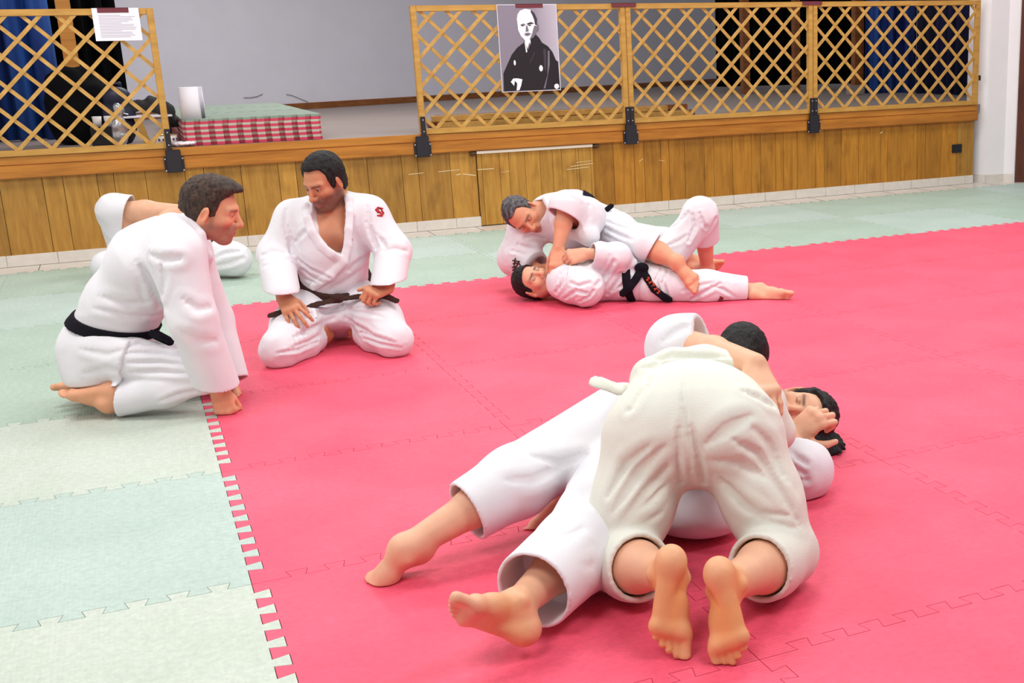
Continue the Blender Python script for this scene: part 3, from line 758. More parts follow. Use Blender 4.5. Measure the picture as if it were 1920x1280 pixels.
for u, v, lab in ((345, 267, 'crumpled white paper beside the fence post foot'), (262, 268, 'flat white papers behind the left lattice panel')):
    q = at_stage(u, v, 6.67); f = Field((-.14, -.08, -.01), (.14, .08, .06), .006)
    if u > 300:
        for k in range(5): f.ell((-.05+.025*k, .01*(-1)**k, .016), (.03, .035, .014), k=.01)
    else: f.cone((-.11, 0, .012), (.11, 0, .012), .012, k=0); f.cone((-.11, .03, .012), (.11, .04, .012), .012)
    V, F_ = f.mesh(); V = V+normals(V, F_)*(vnoise(V*60, 2)*.006)[:, None]; o = link('crumpled_paper' if u > 300 else 'paper_sheets', to_mesh('p', V, F_), MT['paper']); o.location = (q[0], 6.64 if u > 300 else 6.70, SZ+.006); tag(o, lab, 'paper')
q = at_stage(270, 262, 6.98); bm = bmesh.new(); obox(bm, (0, 0, .105), nrm((1, 0, .0)), (0, 1, 0), nrm((-.25, 0, 1)), .05, .05, .20); o = bm_obj('timber_offcut', bm, MT['wood']); o.location = (q[0], 6.98, SZ); tag(o, 'upright timber offcut behind the left lattice panel', 'wood block')
t = tag(empty('low_stool', (*at_stage(292, 262, 7.3)[:2], SZ)), 'low white-topped stool behind the fence post beside the mats', 'stool')
bm = bmesh.new(); box(bm, (-.24, -.12, .20), (.14, .12, .215), .003); bm_obj('seat', bm, MT['paper'], t)
for sx in (-.21, .11):
    for sy in (-.1, .1):
        bm = bmesh.new(); cyl(bm, (sx, sy, 0), (sx, sy, .2), .012); bm_obj('leg', bm, MT['socket'], t)
f = Field((-.3, -.16, .1), (.3, .16, .36), .009); f.cone((-.26, 0, .25), (.0, 0, .29), .035, .045, k=0); f.cone((0, 0, .29), (.10, 0, .24), .045, .06); f.cone((.10, 0, .24), (.16, -.03, .12), .05, .04); V, F_ = f.mesh(); V = V+normals(V, F_)*(vnoise(V*22, 8)*.014)[:, None]
o = link('dark_jacket', to_mesh('dj', V, F_), DARKCLOTH); o.location = (*at_stage(292, 262, 7.3)[:2], SZ+.012); tag(o, 'dark jacket draped over the low stool', 'jacket')

# timber bundle behind the portrait panel
lo_ = on_z(812, 240, SZ)
for k, (y, z, x0, x1, lab) in enumerate(((7.22, 0, 2.30, 4.65, 'front pale batten of the timber bundle behind the portrait panel'), (7.32, 0, 2.42, 4.75, 'middle batten of the timber bundle on the stage'), (7.42, 0, 2.25, 4.6, 'rear batten of the timber bundle on the stage'), (7.27, .052, 2.26, 4.45, 'upper front batten resting on the timber bundle'), (7.38, .052, 2.32, 4.7, 'upper rear batten resting on the timber bundle'))):
    bm = bmesh.new(); box(bm, (x0-3.4, -.044, .002), (x1-3.4, .044, .05), .004); o = bm_obj('timber_batten', bm, MT['lattice'] if k in (0, 3) else MT['skirt']); o.location = (3.4, y, SZ+z); o.rotation_euler.z = -.02; tag(o, lab, 'timber', 'battens of the timber bundle')

# ------------------------------------------------------------------ jigsaw floor mats
def mat_outline(i, j, nx=10):
    """1 m mat; its right and far edges carry dovetail tongues, its left and near edges the matching sockets"""
    g = .001; d = .04; w0, w1 = .019, .029; pts = []
    x0, x1, y0, y1 = i-.02, i+.98, j-.02, j+.98
    # near edge, left to right (sockets)
    pts.append((x0+g, y0+g))
    for k in range(1, nx):
        c = i+k/nx; pts += [(c-w0-g, y0+g), (c-w1-g, y0+d+g), (c+w1+g, y0+d+g), (c+w0+g, y0+g)]
    pts.append((x1-g, y0+g))
    for k in range(1, nx):
        c = j+k/nx; pts += [(x1-g, c-w0+g), (x1+d-g, c-w1+g), (x1+d-g, c+w1-g), (x1-g, c+w0-g)]
    pts.append((x1-g, y1-g))
    for k in range(nx-1, 0, -1):
        c = i+k/nx; pts += [(c+w0-g, y1-g), (c+w1-g, y1+d-g), (c-w1+g, y1+d-g), (c-w0+g, y1-g)]
    pts.append((x0+g, y1-g))
    for k in range(nx-1, 0, -1):
        c = j+k/nx; pts += [(x0+g, c+w0+g), (x0+d+g, c+w1+g), (x0+d+g, c-w1-g), (x0+g, c-w0-g)]
    return pts
def floor_mat(i, j, m, name, label, grp):
    bm = bmesh.new(); pts = mat_outline(i, j)
    vb = [bm.verts.new((x-i-.5, y-j-.5, -.0385)) for x, y in pts]; vt = [bm.verts.new((x-i-.5, y-j-.5, 0)) for x, y in pts]
    n = len(pts)
    for k in range(n): bm.faces.new((vb[k], vb[(k+1) % n], vt[(k+1) % n], vt[k]))
    bm.faces.new(vt); bm.faces.new(vb[::-1])
    o = bm_obj(name, bm, m); o.location = (i+.5, j+.5, 0); return tag(o, label, 'floor mat', grp)
ORD = ['first', 'second', 'third', 'fourth', 'fifth', 'sixth', 'seventh', 'eighth', 'ninth', 'tenth', 'eleventh', 'twelfth']
for j in range(-2, 6):
    for i in range(-2, 9):
        if j < 4 and i >= 0:
            floor_mat(i, j, MT['pmat'], 'red_floor_mat', f'red jigsaw mat, {ORD[3-j]} row from the far strip, {ORD[i]} from the left border', 'red jigsaw floor mats')
        elif j >= 4:
            floor_mat(i, j, MT['gmat'] if (i+j) % 3 else MT['gmat2'], 'green_floor_mat', f'green mat of the far strip, {"stage-side" if j == 5 else "red-side"} row, {ORD[i+2]} from the left', 'green jigsaw floor mats')
        elif i < 0:
            if j < -1 or (i == -2 and j < 1): continue
            mm = {-1: 'gmat3', 0: 'gmat2', 1: 'gmat3', 2: 'gmat', 3: 'gmat'}[j]
            floor_mat(i, j, MT[mm], 'green_floor_mat', f'{"pale" if mm == "gmat3" else "aqua" if mm == "gmat2" else "grey"} green mat, {ORD[j+1]} row from the bottom, {"beside" if i == -1 else "one mat left of"} the red mats', 'green jigsaw floor mats')

# ------------------------------------------------------------------ light: ceiling strips
W = bpy.data.worlds.new('world'); SC.world = W; W.use_nodes = True
W.node_tree.nodes['Background'].inputs[0].default_value = (.93, .96, 1.0, 1); W.node_tree.nodes['Background'].inputs[1].default_value = .22
def area(x, y, z, sx, sy, e, col=(1, .985, .97)):
    l = bpy.data.lights.new('ceiling_lamp', 'AREA'); l.shape = 'RECTANGLE'; l.size = sx; l.size_y = sy; l.energy = e; l.color = col
    o = bpy.data.objects.new('ceiling_lamp', l); COL.objects.link(o); o.location = (x, y, z); return o
for x in (-1, 2.5, 6):
    for y in (-2, 1.5, 5):
        area(x, y, 3.7, 1.6, 1.0, 76 if y < 4 else 66)
area(1.5, 9, 3.8, 2, 1, 105); area(5, 10.5, 3.8, 2, 1, 32)
SC.view_settings.view_transform = 'Standard'; SC.view_settings.look = 'None'; SC.view_settings.exposure = 0; SC.view_settings.gamma = 1
# ================================================================== people
GI = cloth_mat('white_cotton_weave', srgb(231, 229, 233))
GI2 = cloth_mat('white_cotton_trousers', srgb(229, 227, 231), 420, .18)
GIG = cloth_mat('ivory_cotton', srgb(226, 226, 214))
BLACKBELT = cloth_mat('black_belt', srgb(22, 20, 28), 300, .3)
BROWNBELT = cloth_mat('brown_belt', srgb(66, 44, 38), 300, .3)
SKIN = skin_mat()
HAIRK = hair_mat('black_hair', srgb(14, 11, 12), srgb(40, 34, 34))
HAIRB = hair_mat('brown_hair', srgb(44, 32, 27), srgb(92, 72, 60))
HAIRG = hair_mat('grey_hair', srgb(52, 47, 50), srgb(128, 120, 122))
TONE = dict(a=srgb(228, 164, 128)[:3], b=srgb(206, 142, 106)[:3], c=srgb(226, 172, 140)[:3])

class Frame:
    """local axes: X forward, Y left, Z up"""
    def __init__(s, o, fwd, up):
        s.o = A3(o); s.x = nrm(fwd); z = A3(up); z = nrm(z-(z@s.x)*s.x); s.z = z; s.y = np.cross(z, s.x); s.ax = [s.x, s.y, s.z]; s.sc = 1.0
    def __call__(s, x, y, z): return s.o+(s.x*x+s.y*y+s.z*z)*s.sc
def rot(v, axis, ang):
    axis = nrm(axis); v = A3(v); c, t = math.cos(ang), math.sin(ang)
    return v*c+np.cross(axis, v)*t+axis*(axis@v)*(1-c)

def hand(f, W, fwd, back, thumb_side, curls=((.3, .4, .3),)*4, spread=.12, thumb=(.6, .5, .35), sc=1.0, k=.006):
    """W wrist; fwd to the knuckles; back = back-of-hand normal; thumb_side = direction of the thumb edge"""
    X = nrm(fwd); Z = A3(back); Z = nrm(Z-(Z@X)*X); Y = np.cross(Z, X)
    if Y@A3(thumb_side) < 0: Y = -Y
    W = A3(W)
    P = lambda x, y, z: W+(X*x+Y*y+Z*z)*sc
    kn = [P(.092, .031, .002), P(.096, .010, .005), P(.091, -.011, .003), P(.082, -.029, -.001)]
    root = [P(.012, .016, 0), P(.010, .006, .001), P(.010, -.006, .001), P(.012, -.015, 0)]
    for a, b in zip(root, kn): f.cone(a, b, .0165*sc, .0125*sc, .012, flat=(Z, 1.15))
    f.cone(P(.02, .01, -.006), P(.055, .026, -.008), .016*sc, .013*sc, .015)
    f.cone(P(.02, -.012, -.006), P(.06, -.022, -.007), .014*sc, .012*sc, .015)
    for i in range(3): f.cone(kn[i], kn[i+1], .0115*sc, .0115*sc, .01)
    lens = ((.044, .027, .021), (.049, .030, .022), (.045, .028, .021), (.035, .021, .019)); rad = (.0098, .0102, .0096, .0085)
    tips = []
    for i in range(4):
        c = curls[i] if len(curls) > i else curls[-1]
        d = nrm(X+Y*spread*(1.5-i)*.7); ax = np.cross(d, -Z); p = kn[i]; ang = 0
        for j in range(3):
            ang += c[j]; q = p+rot(d, ax, ang)*lens[i][j]*sc
            f.cone(p, q, rad[i]*sc*(1-.07*j), rad[i]*sc*(.95-.08*j), k if j == 0 else .004); p = q
        tips.append(p)
    # thumb leaves the side of the palm near its base
    p0 = P(.022, .022, -.006); out, fw, dn = thumb
    d1 = nrm(X*fw+Y*out-Z*dn); p1 = p0+d1*.042*sc
    d2 = nrm(d1*.8+X*.55-Y*.15-Z*dn*.4); p2 = p1+d2*.034*sc
    d3 = nrm(d2+X*.3-Y*.3*out); p3 = p2+d3*.026*sc
    f.cone(p0, p1, .0165*sc, .0125*sc, .012); f.cone(p1, p2, .0118*sc, .0105*sc, .005); f.cone(p2, p3, .0106*sc, .0085*sc, .004)
    return tips

def foot(f, A, toe, sole, inner, sc=1.0, curl=0.0, k=.012, wide=1.0):
    """A ankle joint; toe = heel-to-toe direction; sole = direction the sole faces; inner = big-toe side"""
    X = nrm(toe); D = A3(sole); D = nrm(D-(D@X)*X); Y = np.cross(D, X)
    if Y@A3(inner) < 0: Y = -Y
    A = A3(A); P = lambda x, y, d: A+(X*x+Y*y*wide+D*d)*sc
    f.ell(P(-.035, 0, .045), (.040*sc, .033*sc, .036*sc), [X, Y, D], .02)
    f.cone(A, P(-.036, 0, .03), .034*sc, .03*sc, .03)
    f.cone(P(-.03, -.004, .054), P(.105, -.022, .062), .027*sc, .021*sc, .02, flat=(D, 1.15))   # outer edge
    f.cone(A, P(.075, .012, .034), .037*sc, .028*sc, .025)
    f.cone(P(.07, .012, .036), P(.125, .022, .056), .028*sc, .023*sc, .02)
    f.cone(P(.06, -.006, .04), P(.118, -.012, .058), .026*sc, .020*sc, .02)
    f.cone(P(.125, .023, .06), P(.112, -.030, .064), .022*sc, .018*sc, .015)
    f.ell(P(.01, .034, .0), (.014*sc,)*3, k=.015); f.ell(P(.0, -.034, .006), (.014*sc,)*3, k=.015)
    tl = ((.034, .046, .0145), (.014, .042, .0098), (-.003, .036, .0092), (-.018, .031, .0088), (-.032, .026, .0085))
    bx = (.135, .134, .129, .121, .110)
    for i, (y, l, r) in enumerate(tl):
        b = P(bx[i], y*.95, .064); c = math.cos(curl*.6); s_ = math.sin(curl*.6)
        m = b+(X*c+D*s_)*l*.55*sc+Y*(.0 if i else -.002)
        c2 = math.cos(curl*1.5+.15); s2 = math.sin(curl*1.5+.15)
        e = m+(X*c2+D*s2)*l*.5*sc
        f.cone(b, m, r*1.05*sc, r*.92*sc, .006); f.cone(m, e, r*.95*sc, r*1.02*sc, .003)

def head(f, H, sc=1.0, jaw=1.0, ears=(1, 1), smile=0, earz=-.008):
    """H: Frame at the head centre (between the ears), X faces forward"""
    H.sc = sc; ax = H.ax; S = sc
    f.ell(H(-.014, 0, .034), (.097*S, .076*S, .088*S), ax, .03)
    f.ell(H(.030, 0, -.020), (.060*S, .058*S, .088*S), ax, .03)
    f.ell(H(.004, 0, -.035), (.060*S, .063*S, .062*S), ax, .03)
    f.ell(H(.066, 0, -.100*jaw), (.024*S, .024*S, .020*S), ax, .025)
    for s in (-1, 1):
        f.cone(H(.0, s*.052, -.055), H(.058, s*.020, -.100*jaw), .018*S, .017*S, .03)
        f.ell(H(.060, s*.042, -.022), (.020*S, .020*S, .017*S), ax, .025)         # cheek
        f.cone(H(.086, s*.010, .026), H(.070, s*.046, .022), .010*S, .011*S, .016)   # brow ridge
    for s in (-1, 1):
        f.ell(H(.096, s*.031, .004), (.018*S, .018*S, .011*S), ax, .014, 'sub')
        f.ell(H(.0755, s*.031, .003), (.0125*S, .0135*S, .0115*S), ax, .003)
        f.cone(H(.082, s*.018, .010), H(.076, s*.044, .008), .004*S, .004*S, .005)       # upper lid
    f.cone(H(.088, 0, .014), H(.112, 0, -.030), .0085*S, .0115*S, .012)
    f.ell(H(.112, 0, -.034), (.0125*S, .0125*S, .011*S), ax, .008)
    for s in (-1, 1): f.ell(H(.100, s*.0135, -.036), (.011*S, .009*S, .009*S), ax, .007)
    for s in (-1, 1): f.ell(H(.106, s*.008, -.045), (.005*S, .004*S, .004*S), ax, .002, 'sub')
    f.ell(H(.088, 0, -.062), (.013*S, .028*S, .020*S), ax, .02)
    f.cone(H(.094, -.018, -.0615), H(.094, .018, -.0615), .0050*S, .0050*S, .006)
    f.cone(H(.0915, -.015, -.0745), H(.0915, .015, -.0745), .0060*S, k=.006)
    f.cone(H(.103, -.02, -.0675), H(.103, .02, -.0675), .0022*S, k=.003, op='sub')
    if smile:
        f.cone(H(.101, -.022, -.068), H(.101, .022, -.068), .006*S, k=.003, op='sub')
    for s, on in zip((-1, 1), ears):
        if not on: continue
        tilt = [nrm(H.x*.97-H.z*.2), nrm(H.y*.9-H.x*s*.38), nrm(H.z*.97+H.x*-.2)]
        c = H(-.010, s*.079, earz)
        f.ell(c, (.019*S, .0095*S, .033*S), tilt, .006)
        f.ell(c+(H.y*s*.009+H.x*.003)*S, (.011*S, .006*S, .020*S), tilt, .004, 'sub')
        f.ell(H(-.004, s*.078, earz-.030), (.009*S, .007*S, .010*S), ax, .005)
def paint_head(V, C, H, tone, brow=(.06, .04, .035), beard=0, beardc=(.12, .08, .065), eye='open', lips=(.55, .2, .17), moust=0, S=1.0):
    Q = (V-H.o)/H.sc; X, Y, Z = Q@H.x, Q@H.y, Q@H.z
    loc = np.stack([X, Y, Z], 1)
    def mix(w, c): 
        nonlocal C; w = np.clip(w, 0, 1)[:, None]; C = C*(1-w)+np.array(c)*w
    near = (np.linalg.norm(loc, axis=1) < .16)
    # ruddier cheeks, nose and ears
    for s in (-1, 1):
        d = np.linalg.norm(loc-A3(.075, s*.035, -.03), axis=1); mix(.35*np.exp(-(d/.025)**2), np.array(tone)*A3(1.0, .72, .68))
        d = np.linalg.norm(loc-A3(-.01, s*.083, -.008), axis=1); mix(.5*np.exp(-(d/.03)**2), np.array(tone)*A3(1.0, .66, .58))
    d = np.linalg.norm(loc-A3(.115, 0, -.034), axis=1); mix(.4*np.exp(-(d/.016)**2), np.array(tone)*A3(1.0, .68, .62))
    if beard:
        low = np.clip((-.022-Z-(X < .02)*.0+np.clip(.03-X, 0, .1)*.0)/.025, 0, 1)*near
        low = low*np.clip((.098-np.abs(X-.03))/.03, 0, 1)*np.clip((X+.02+np.clip(-Z-.04, 0, .02))/.02, 0, 1)
        d = np.linalg.norm(loc-A3(.10, 0, -.067), axis=1); low = low*(1-np.exp(-(d/.016)**2)*.6)
        low *= np.clip((Z+.135)/.02, 0, 1)
        n = vnoise(loc*260, 4)*.12+.88
        mix(beard*low*n, beardc)
        sd, _ = segdist(loc, (.02, .07, .0), (.015, .066, -.05)); mix(beard*.8*np.exp(-(sd/.012)**2), beardc)
        sd, _ = segdist(loc, (.02, -.07, .0), (.015, -.066, -.05)); mix(beard*.8*np.exp(-(sd/.012)**2), beardc)
    if moust:
        for s in (-1, 1):
            d, _ = segdist(loc, (.106, s*.004, -.051), (.093, s*.027, -.062)); mix(moust*np.exp(-(d/.0065)**2), beardc)
    for s in (-1, 1):
        d, _ = segdist(loc, (.093, s*.014, .0215), (.078, s*.048, .0225)); mix(.92*np.exp(-(d/.0062)**2), brow)
        if eye == 'open':
            d = np.linalg.norm((loc-A3(.087, s*.031, .002))/A3(1, 1.25, .6), axis=1); mix((d < .0085)*.85, (.42, .35, .32))
            d = np.linalg.norm((loc-A3(.088, s*.031, .002)), axis=1); mix((d < .0056)*.97, (.025, .018, .015))
        d, _ = segdist(loc, (.088, s*.018, .0085), (.079, s*.045, .0065)); mix(.8*np.exp(-(d/.0028)**2), (.05, .035, .03))
        if eye == 'closed':
            d, _ = segdist(loc, (.089, s*.018, -.001), (.081, s*.044, -.001)); mix(.85*np.exp(-(d/.0030)**2), (.06, .04, .035))
    d, _ = segdist(loc, (.098, -.017, -.066), (.098, .017, -.066)); mix(.6*np.exp(-(d/.0095)**2), lips)
    d, _ = segdist(loc, (.100, -.021, -.0677), (.100, .021, -.0677)); mix(.75*np.exp(-(d/.0026)**2), (.12, .04, .035))
    return C
def hair_cap(H, lo, hi, res=.004, thick=.012, front=.072, temple=.045, side=-.02, nape=-.07, k=.01, recede=0, bulge=0, shell=None):
    S = H.sc; f = Field(lo, hi, res); ax = H.ax
    f.ell(H(-.014, 0, .036), ((.097+thick)*S, (.076+thick*.85)*S, (.088+thick)*S), ax, 0)
    f.ell(H(-.03, 0, -.02), ((.072+thick)*S, (.066+thick*.6)*S, (.07+thick)*S), ax, .02)
    if bulge: f.ell(H(.03, 0, .10), (.075*S, .066*S, (.028+bulge)*S), ax, .03)
    # face, ears and neck are cleared away
    g = f.clone(1.0)
    X, Y, Z = f.ax[0][:, None, None], f.ax[1][None, :, None], f.ax[2][None, None, :]
    lx = ((X-H.o[0])*H.x[0]+(Y-H.o[1])*H.x[1]+(Z-H.o[2])*H.x[2])/S
    ly = ((X-H.o[0])*H.y[0]+(Y-H.o[1])*H.y[1]+(Z-H.o[2])*H.y[2])/S
    lz = ((X-H.o[0])*H.z[0]+(Y-H.o[1])*H.z[1]+(Z-H.o[2])*H.z[2])/S
    al = np.abs(ly)
    # height of the hair's lower edge as a function of lx
    edge = np.interp(lx.ravel(), [-.12, -.05, -.03, -.012, .004, .012, .030, .042, .075, .12], [nape, nape, nape*.6, .02, .012, side, side+.005, temple, front, front+.01]).reshape(lx.shape)
    edge = edge+recede*np.clip((al-.02)/.03, 0, 1)*np.clip((lx-.03)/.04, 0, 1)*np.clip((.075-al)/.02, 0, 1)
    e = (edge-lz)*S
    f.d = np.maximum(f.d, (e*.8).astype(np.float32))
    return f

def finish(person_name, f, tone, label, paints=(), headf=None, head_kw=None, loc=None, soles=()):
    V, F = f.mesh(); V, F = orient(*keep_big(V, F)); V = lap(V, F, 1, .35)
    C = np.tile(np.array(tone), (len(V), 1))
    for p in paints:
        if p[0] == 'seg':
            _, a, b, r, c, w = p; d, _ = segdist(V, a, b); k = (np.exp(-(d/r)**2)*w)[:, None]; C = C*(1-k)+np.array(c)*k
    if headf is not None: C = paint_head(V, C, headf, tone, **(head_kw or {}))
    o = V.mean(0) if loc is None else A3(loc)
    me = to_mesh(person_name, V-o, F); set_cols(me, C); ob = link(person_name, me, SKIN); ob.location = o
    tag(ob, label, 'person'); return ob
def orient(V, F):
    if len(F) == 0: return V, F
    c = V.mean(0); a, b, d = V[F[:, 0]]-c, V[F[:, 1]]-c, V[F[:, 2]]-c
    vol = (np.einsum('ij,ij->i', a, np.cross(b, d))).sum()
    return (V, F) if vol > 0 else (V, F[:, ::-1])
def part(name, f, m, parent, cloth=None, smooth=1, tint=None, big=True, post=None, label=None):
    V, F = f.mesh()
    if len(V) == 0: return None
    if big: V, F = keep_big(V, F)
    V, F = orient(V, F); V = lap(V, F, smooth, .4)
    if cloth is not None: V = lap(cloth.apply(V, F), F, 2, .4)
    GUARD.clear()
    if post is not None: V = post(V, F)
    root = parent
    while root.parent: root = root.parent
    me = to_mesh(name, V-np.array(root.location), F); o = link(name, me, m, parent)
    if label: o['label'] = label
    return o
def hairy(amp=.004, wl=.012, seed=3):
    def fn(V, F):
        return V+normals(V, F)*(vnoise(V/wl, seed)*amp+vnoise(V/(wl*3), seed+1)*amp)[:, None]
    return fn
def bounds(pts, m=.2):
    P = np.array(pts); return P.min(0)-m, P.max(0)+m
def sleeve(f, sh, el, wr, r0, r1, r2, cuff=.8, wall=.009, k=.05, cutdir=None, inner=True, hole=.09):
    """wide sleeve from the shoulder to a cuff part-way along the forearm, open at the cuff"""
    sh, el, wr = A3(sh), A3(el), A3(wr); d = nrm(wr-el); end = el+(wr-el)*cuff; n = d if cutdir is None else nrm(cutdir)
    lo = np.minimum(np.minimum(sh, el), wr)-.2; hi = np.maximum(np.maximum(sh, el), wr)+.2
    g = f.clone(1.0)
    over = end+d*r2*.9; GUARD.append((end, r2+.02))
    rend = r2+(r2-r1)*.3
    g.cone(sh, el, r0, r1, 0); g.cone(el, over, r1, rend, .03)
    inn = g.clone() if inner else None
    g.cut(end, n)
    f.merge(g, k)
    if inner:
        inn.d = inn.d+max(wall, .011)
        inn.cut(end-d*hole, -d)
        f.merge(inn, 0, 'sub')
    return end
def trouser(f, hip, knee, ank, r0, r1, r2, hem=.7, wall=.008, k=.06, cutdir=None, hole=.08, inner=True):
    return sleeve(f, hip, knee, ank, r0, r1, r2, hem, wall, k, cutdir, inner, hole)
def strap(f, pts, w, t, normals_, k=.004):
    """flat band through pts; width w, thickness t; normals_ = facing direction per segment"""
    for i in range(len(pts)-1):
        n = normals_[i] if isinstance(normals_, (list, tuple)) and len(np.shape(normals_)) > 1 else normals_
        f.cone(pts[i], pts[i+1], w/2, w/2, k, flat=(n, w/t))
def mark(parent, name, pts, r, col, res=.002, k=.0):
    lo, hi = bounds(pts, .02); f = Field(lo, hi, res); 
    f.chain(pts, [r]*len(pts), k); return part(name, f, col, parent, smooth=1, big=False)
RED = plain('red_stitching', srgb(176, 24, 30), .7); MAROON = plain('dark_red_stitching', srgb(120, 28, 30), .7); ORANGE = plain('orange_stitching', srgb(196, 74, 40), .7); BROWNST = plain('brown_stitching', srgb(74, 44, 36), .8)
TAGW = plain('white_tag', srgb(240, 238, 240), .7)
EYEW = plain('teeth', srgb(232, 226, 216), .3)
# ------------------------------------------------------------------ A: kneeling in profile at the left, black belt
def person_left_kneeler():
    pl = Plane(-.195, 2.018); q = pl
    near, far = .125, -.125
    hipN, hipF = q(198, 660, near*.8), q(203, 650, far*.8)
    kneeN, kneeF = q(378, 708, near+.03), q(392, 700, far-.04)
    ankN, ankF = q(204, 754, near+.05), q(196, 742, far+.03)
    pelvis = q(190, 655, 0); waist = q(222, 585, 0); chest = q(296, 490, 0); top = q(335, 432, 0); neck0 = q(350, 430, 0); neck1 = q(385, 400, -.01)
    shN, shF = q(335, 478, .165), q(352, 468, -.15)
    elN, elF = q(362, 600, .21), q(394, 600, -.20)
    wrN, wrF = q(408, 728, .16), q(430, 715, -.12)
    side = -E2
    lo, hi = bounds([q(95, 785, .3), q(460, 320, .3), q(95, 785, -.35), q(460, 320, -.35)], .06); lo[2] = -.02
    # ---- body
    f = Field(lo, hi, .004)
    f.ell(pelvis, (.12, .15, .12), [E1, E2, E3], .03); f.cone(pelvis, waist, .11, .105, .05); f.cone(waist, chest, .105, .125, .05); f.cone(chest, top, .12, .09, .05)
    for h, k_, a in ((hipN, kneeN, ankN), (hipF, kneeF, ankF)):
        f.cone(h, k_, .075, .055, .04)
        f.cone(k_+A3(0, 0, .0), k_*.45+a*.55, .052, .05, .02); f.cone(k_*.45+a*.55, a, .05, .034, .03)
    for s, e, w in ((shN, elN, wrN), (shF, elF, wrF)):
        f.cone(top, s, .06, .06, .05); f.cone(s, e, .055, .042, .03); f.cone(e, w, .042, .029, .02)
    f.cone(neck0, neck1, .062, .058, .04)
    H = Frame(q(396, 394, -.005), E1*.94+E2*.16-E3*.26, E3*.95+E1*.30)
    f.cone(q(352, 425, 0), H(-.03, 0, -.05), .066, .058, .04)
    head(f, H, 1.02)
    # feet lie instep down, soles up
    foot(f, ankN, q(105, 774, near+.05)-ankN, A3(-.15, 0, 1), E2, 1.0)
    foot(f, ankF, q(112, 752, far+.12)-ankF, A3(-.15, 0, 1), -E2, 1.0)
    # near fist on the mat
    tipc = ((1.35, 1.55, .9),)*4
    hand(f, q(408, 728, .16), q(424, 772, .17)-q(408, 728, .16), E1*.15-E2*.95+E3*.25, E1, tipc, .06, (.35, .8, .45), 1.06)
    hand(f, wrF, q(445, 768, -.10)-wrF, E1*.2+E2*.9+E3*.2, E1, tipc, .06, (.4, .8, .4), 1.0)
    f.cut((0, 0, .0015), (0, 0, -1))
    sole = srgb(224, 160, 92)[:3]
    ob = finish('person', f, TONE['a'], 'man in white judo suit kneeling in profile, fist on the mat edge, black belt', 
        [('seg', q(112, 768, near), q(180, 728, near), .05, sole, .75), ('seg', q(115, 755, far+.1), q(170, 725, far), .05, sole, .8), ('seg', q(400, 760, .17), q(450, 760, .17), .03, srgb(214, 138, 100)[:3], .5)],
        H, dict(beard=.75, beardc=(.20, .115, .08), brow=(.12, .07, .05)))
    # ---- trousers
    f = Field(lo, hi, .005)
    f.ell(pelvis, (.135, .165, .13), [E1, E2, E3], .03); f.cone(pelvis, waist, .13, .12, .05)
    hemN = nrm(ankN-kneeN+A3(0, 0, .0)); 
    for h, k_, a, on in ((hipN, kneeN, ankN, .80), (hipF, kneeF, ankF, .8)):
        f.cone(h, k_+A3(0, 0, .004), .098, .072, .05)
        trouser(f, k_+A3(0, 0, .0), k_+(a-k_)*.4+A3(0, 0, -.004), a, .066, .074, .066, on, k=.015, hole=.1, cutdir=nrm(a-k_)+A3(0, 0, .35))
    # gap between thigh and calf stays readable
    f.cone(q(245, 712, near+.1), q(372, 716, near+.12), .007, .006, .006, 'sub')
    f.cut((0, 0, .002), (0, 0, -1))
    c = Cloth()
    for pts, w, a in (([(236, 662), (290, 660), (345, 668)], .012, .012), ([(240, 680), (300, 678), (352, 684)], .010, .011), ([(244, 698), (300, 696), (350, 700)], .010, .010), ([(232, 650), (262, 642), (300, 646)], .010, .009), ([(300, 752), (340, 738), (372, 732)], .010, .008), ([(330, 762), (360, 752), (385, 752)], .009, .007)): c.px(f, pts, w, a)
    c.folds(q(240, 680, near), q(370, 700, near), .14, E1, .07, .010, 2); c.folds(q(260, 755, near), q(380, 745, near), .09, E1-E3*.3, .06, .006, 4)
    part('trousers', f, GI2, ob, c); tro = f
    # ---- jacket
    tf = Field(lo, hi, .005)
    tf.ell(pelvis+A3(0, 0, .02), (.15, .18, .12), [E1, E2, E3], .03)
    tf.cone(q(208, 625, 0), q(232, 570, 0), .145, .135, .06, flat=(E2, .88))
    tf.cone(q(232, 570, 0), q(292, 490, 0), .135, .155, .06, flat=(E2, .85)); tf.cone(q(292, 490, 0), q(338, 440, 0), .155, .09, .07, flat=(E2, .8))
    tf.cone(q(325, 446, .08), shN, .085, .08, .06); tf.cone(q(325, 446, -.08), shF, .085, .08, .06)
    # skirt over the seat, hem and front edge
    sk = tf.clone(1.0)
    sk.d = tro.d-.017; sk.cone(q(196, 692, 0), q(206, 725, 0), .135, .12, .04, flat=(E2, .66)); sk.cut(q(225, 637, .18), nrm(E3+E1*.26))
    sk.cut(q(205, 718, .16), A3(0, 0, -1)+E1*.06); sk.cut(q(238, 690, .15), nrm(E1*.96-E3*.30))
    torso = tf.clone()
    jk = tf
    jk.merge(sk, .004)
    jk.cut(q(240, 632, 0), nrm(-E3+E1*.33), q(240, 640, 0)+A3(-.02, -.4, -.35), q(400, 600, 0)+A3(.3, .4, .3)) if False else None
    endN = sleeve(jk, shN, elN, wrN, .098, .088, .086, .93, k=.05, cutdir=nrm(wrN-elN)*1+E1*-.30+E3*-.1, hole=.12)
    endF = sleeve(jk, shF, elF, wrF, .085, .09, .08, 1.0, k=.05, hole=.1)
    # neck opening
    jk.cone(q(362, 412, 0), q(410, 375, 0), .062, .085, .01, 'sub')
    jk.cone(q(395, 420, 0), q(420, 520, 0), .05, .04, .02, 'sub')
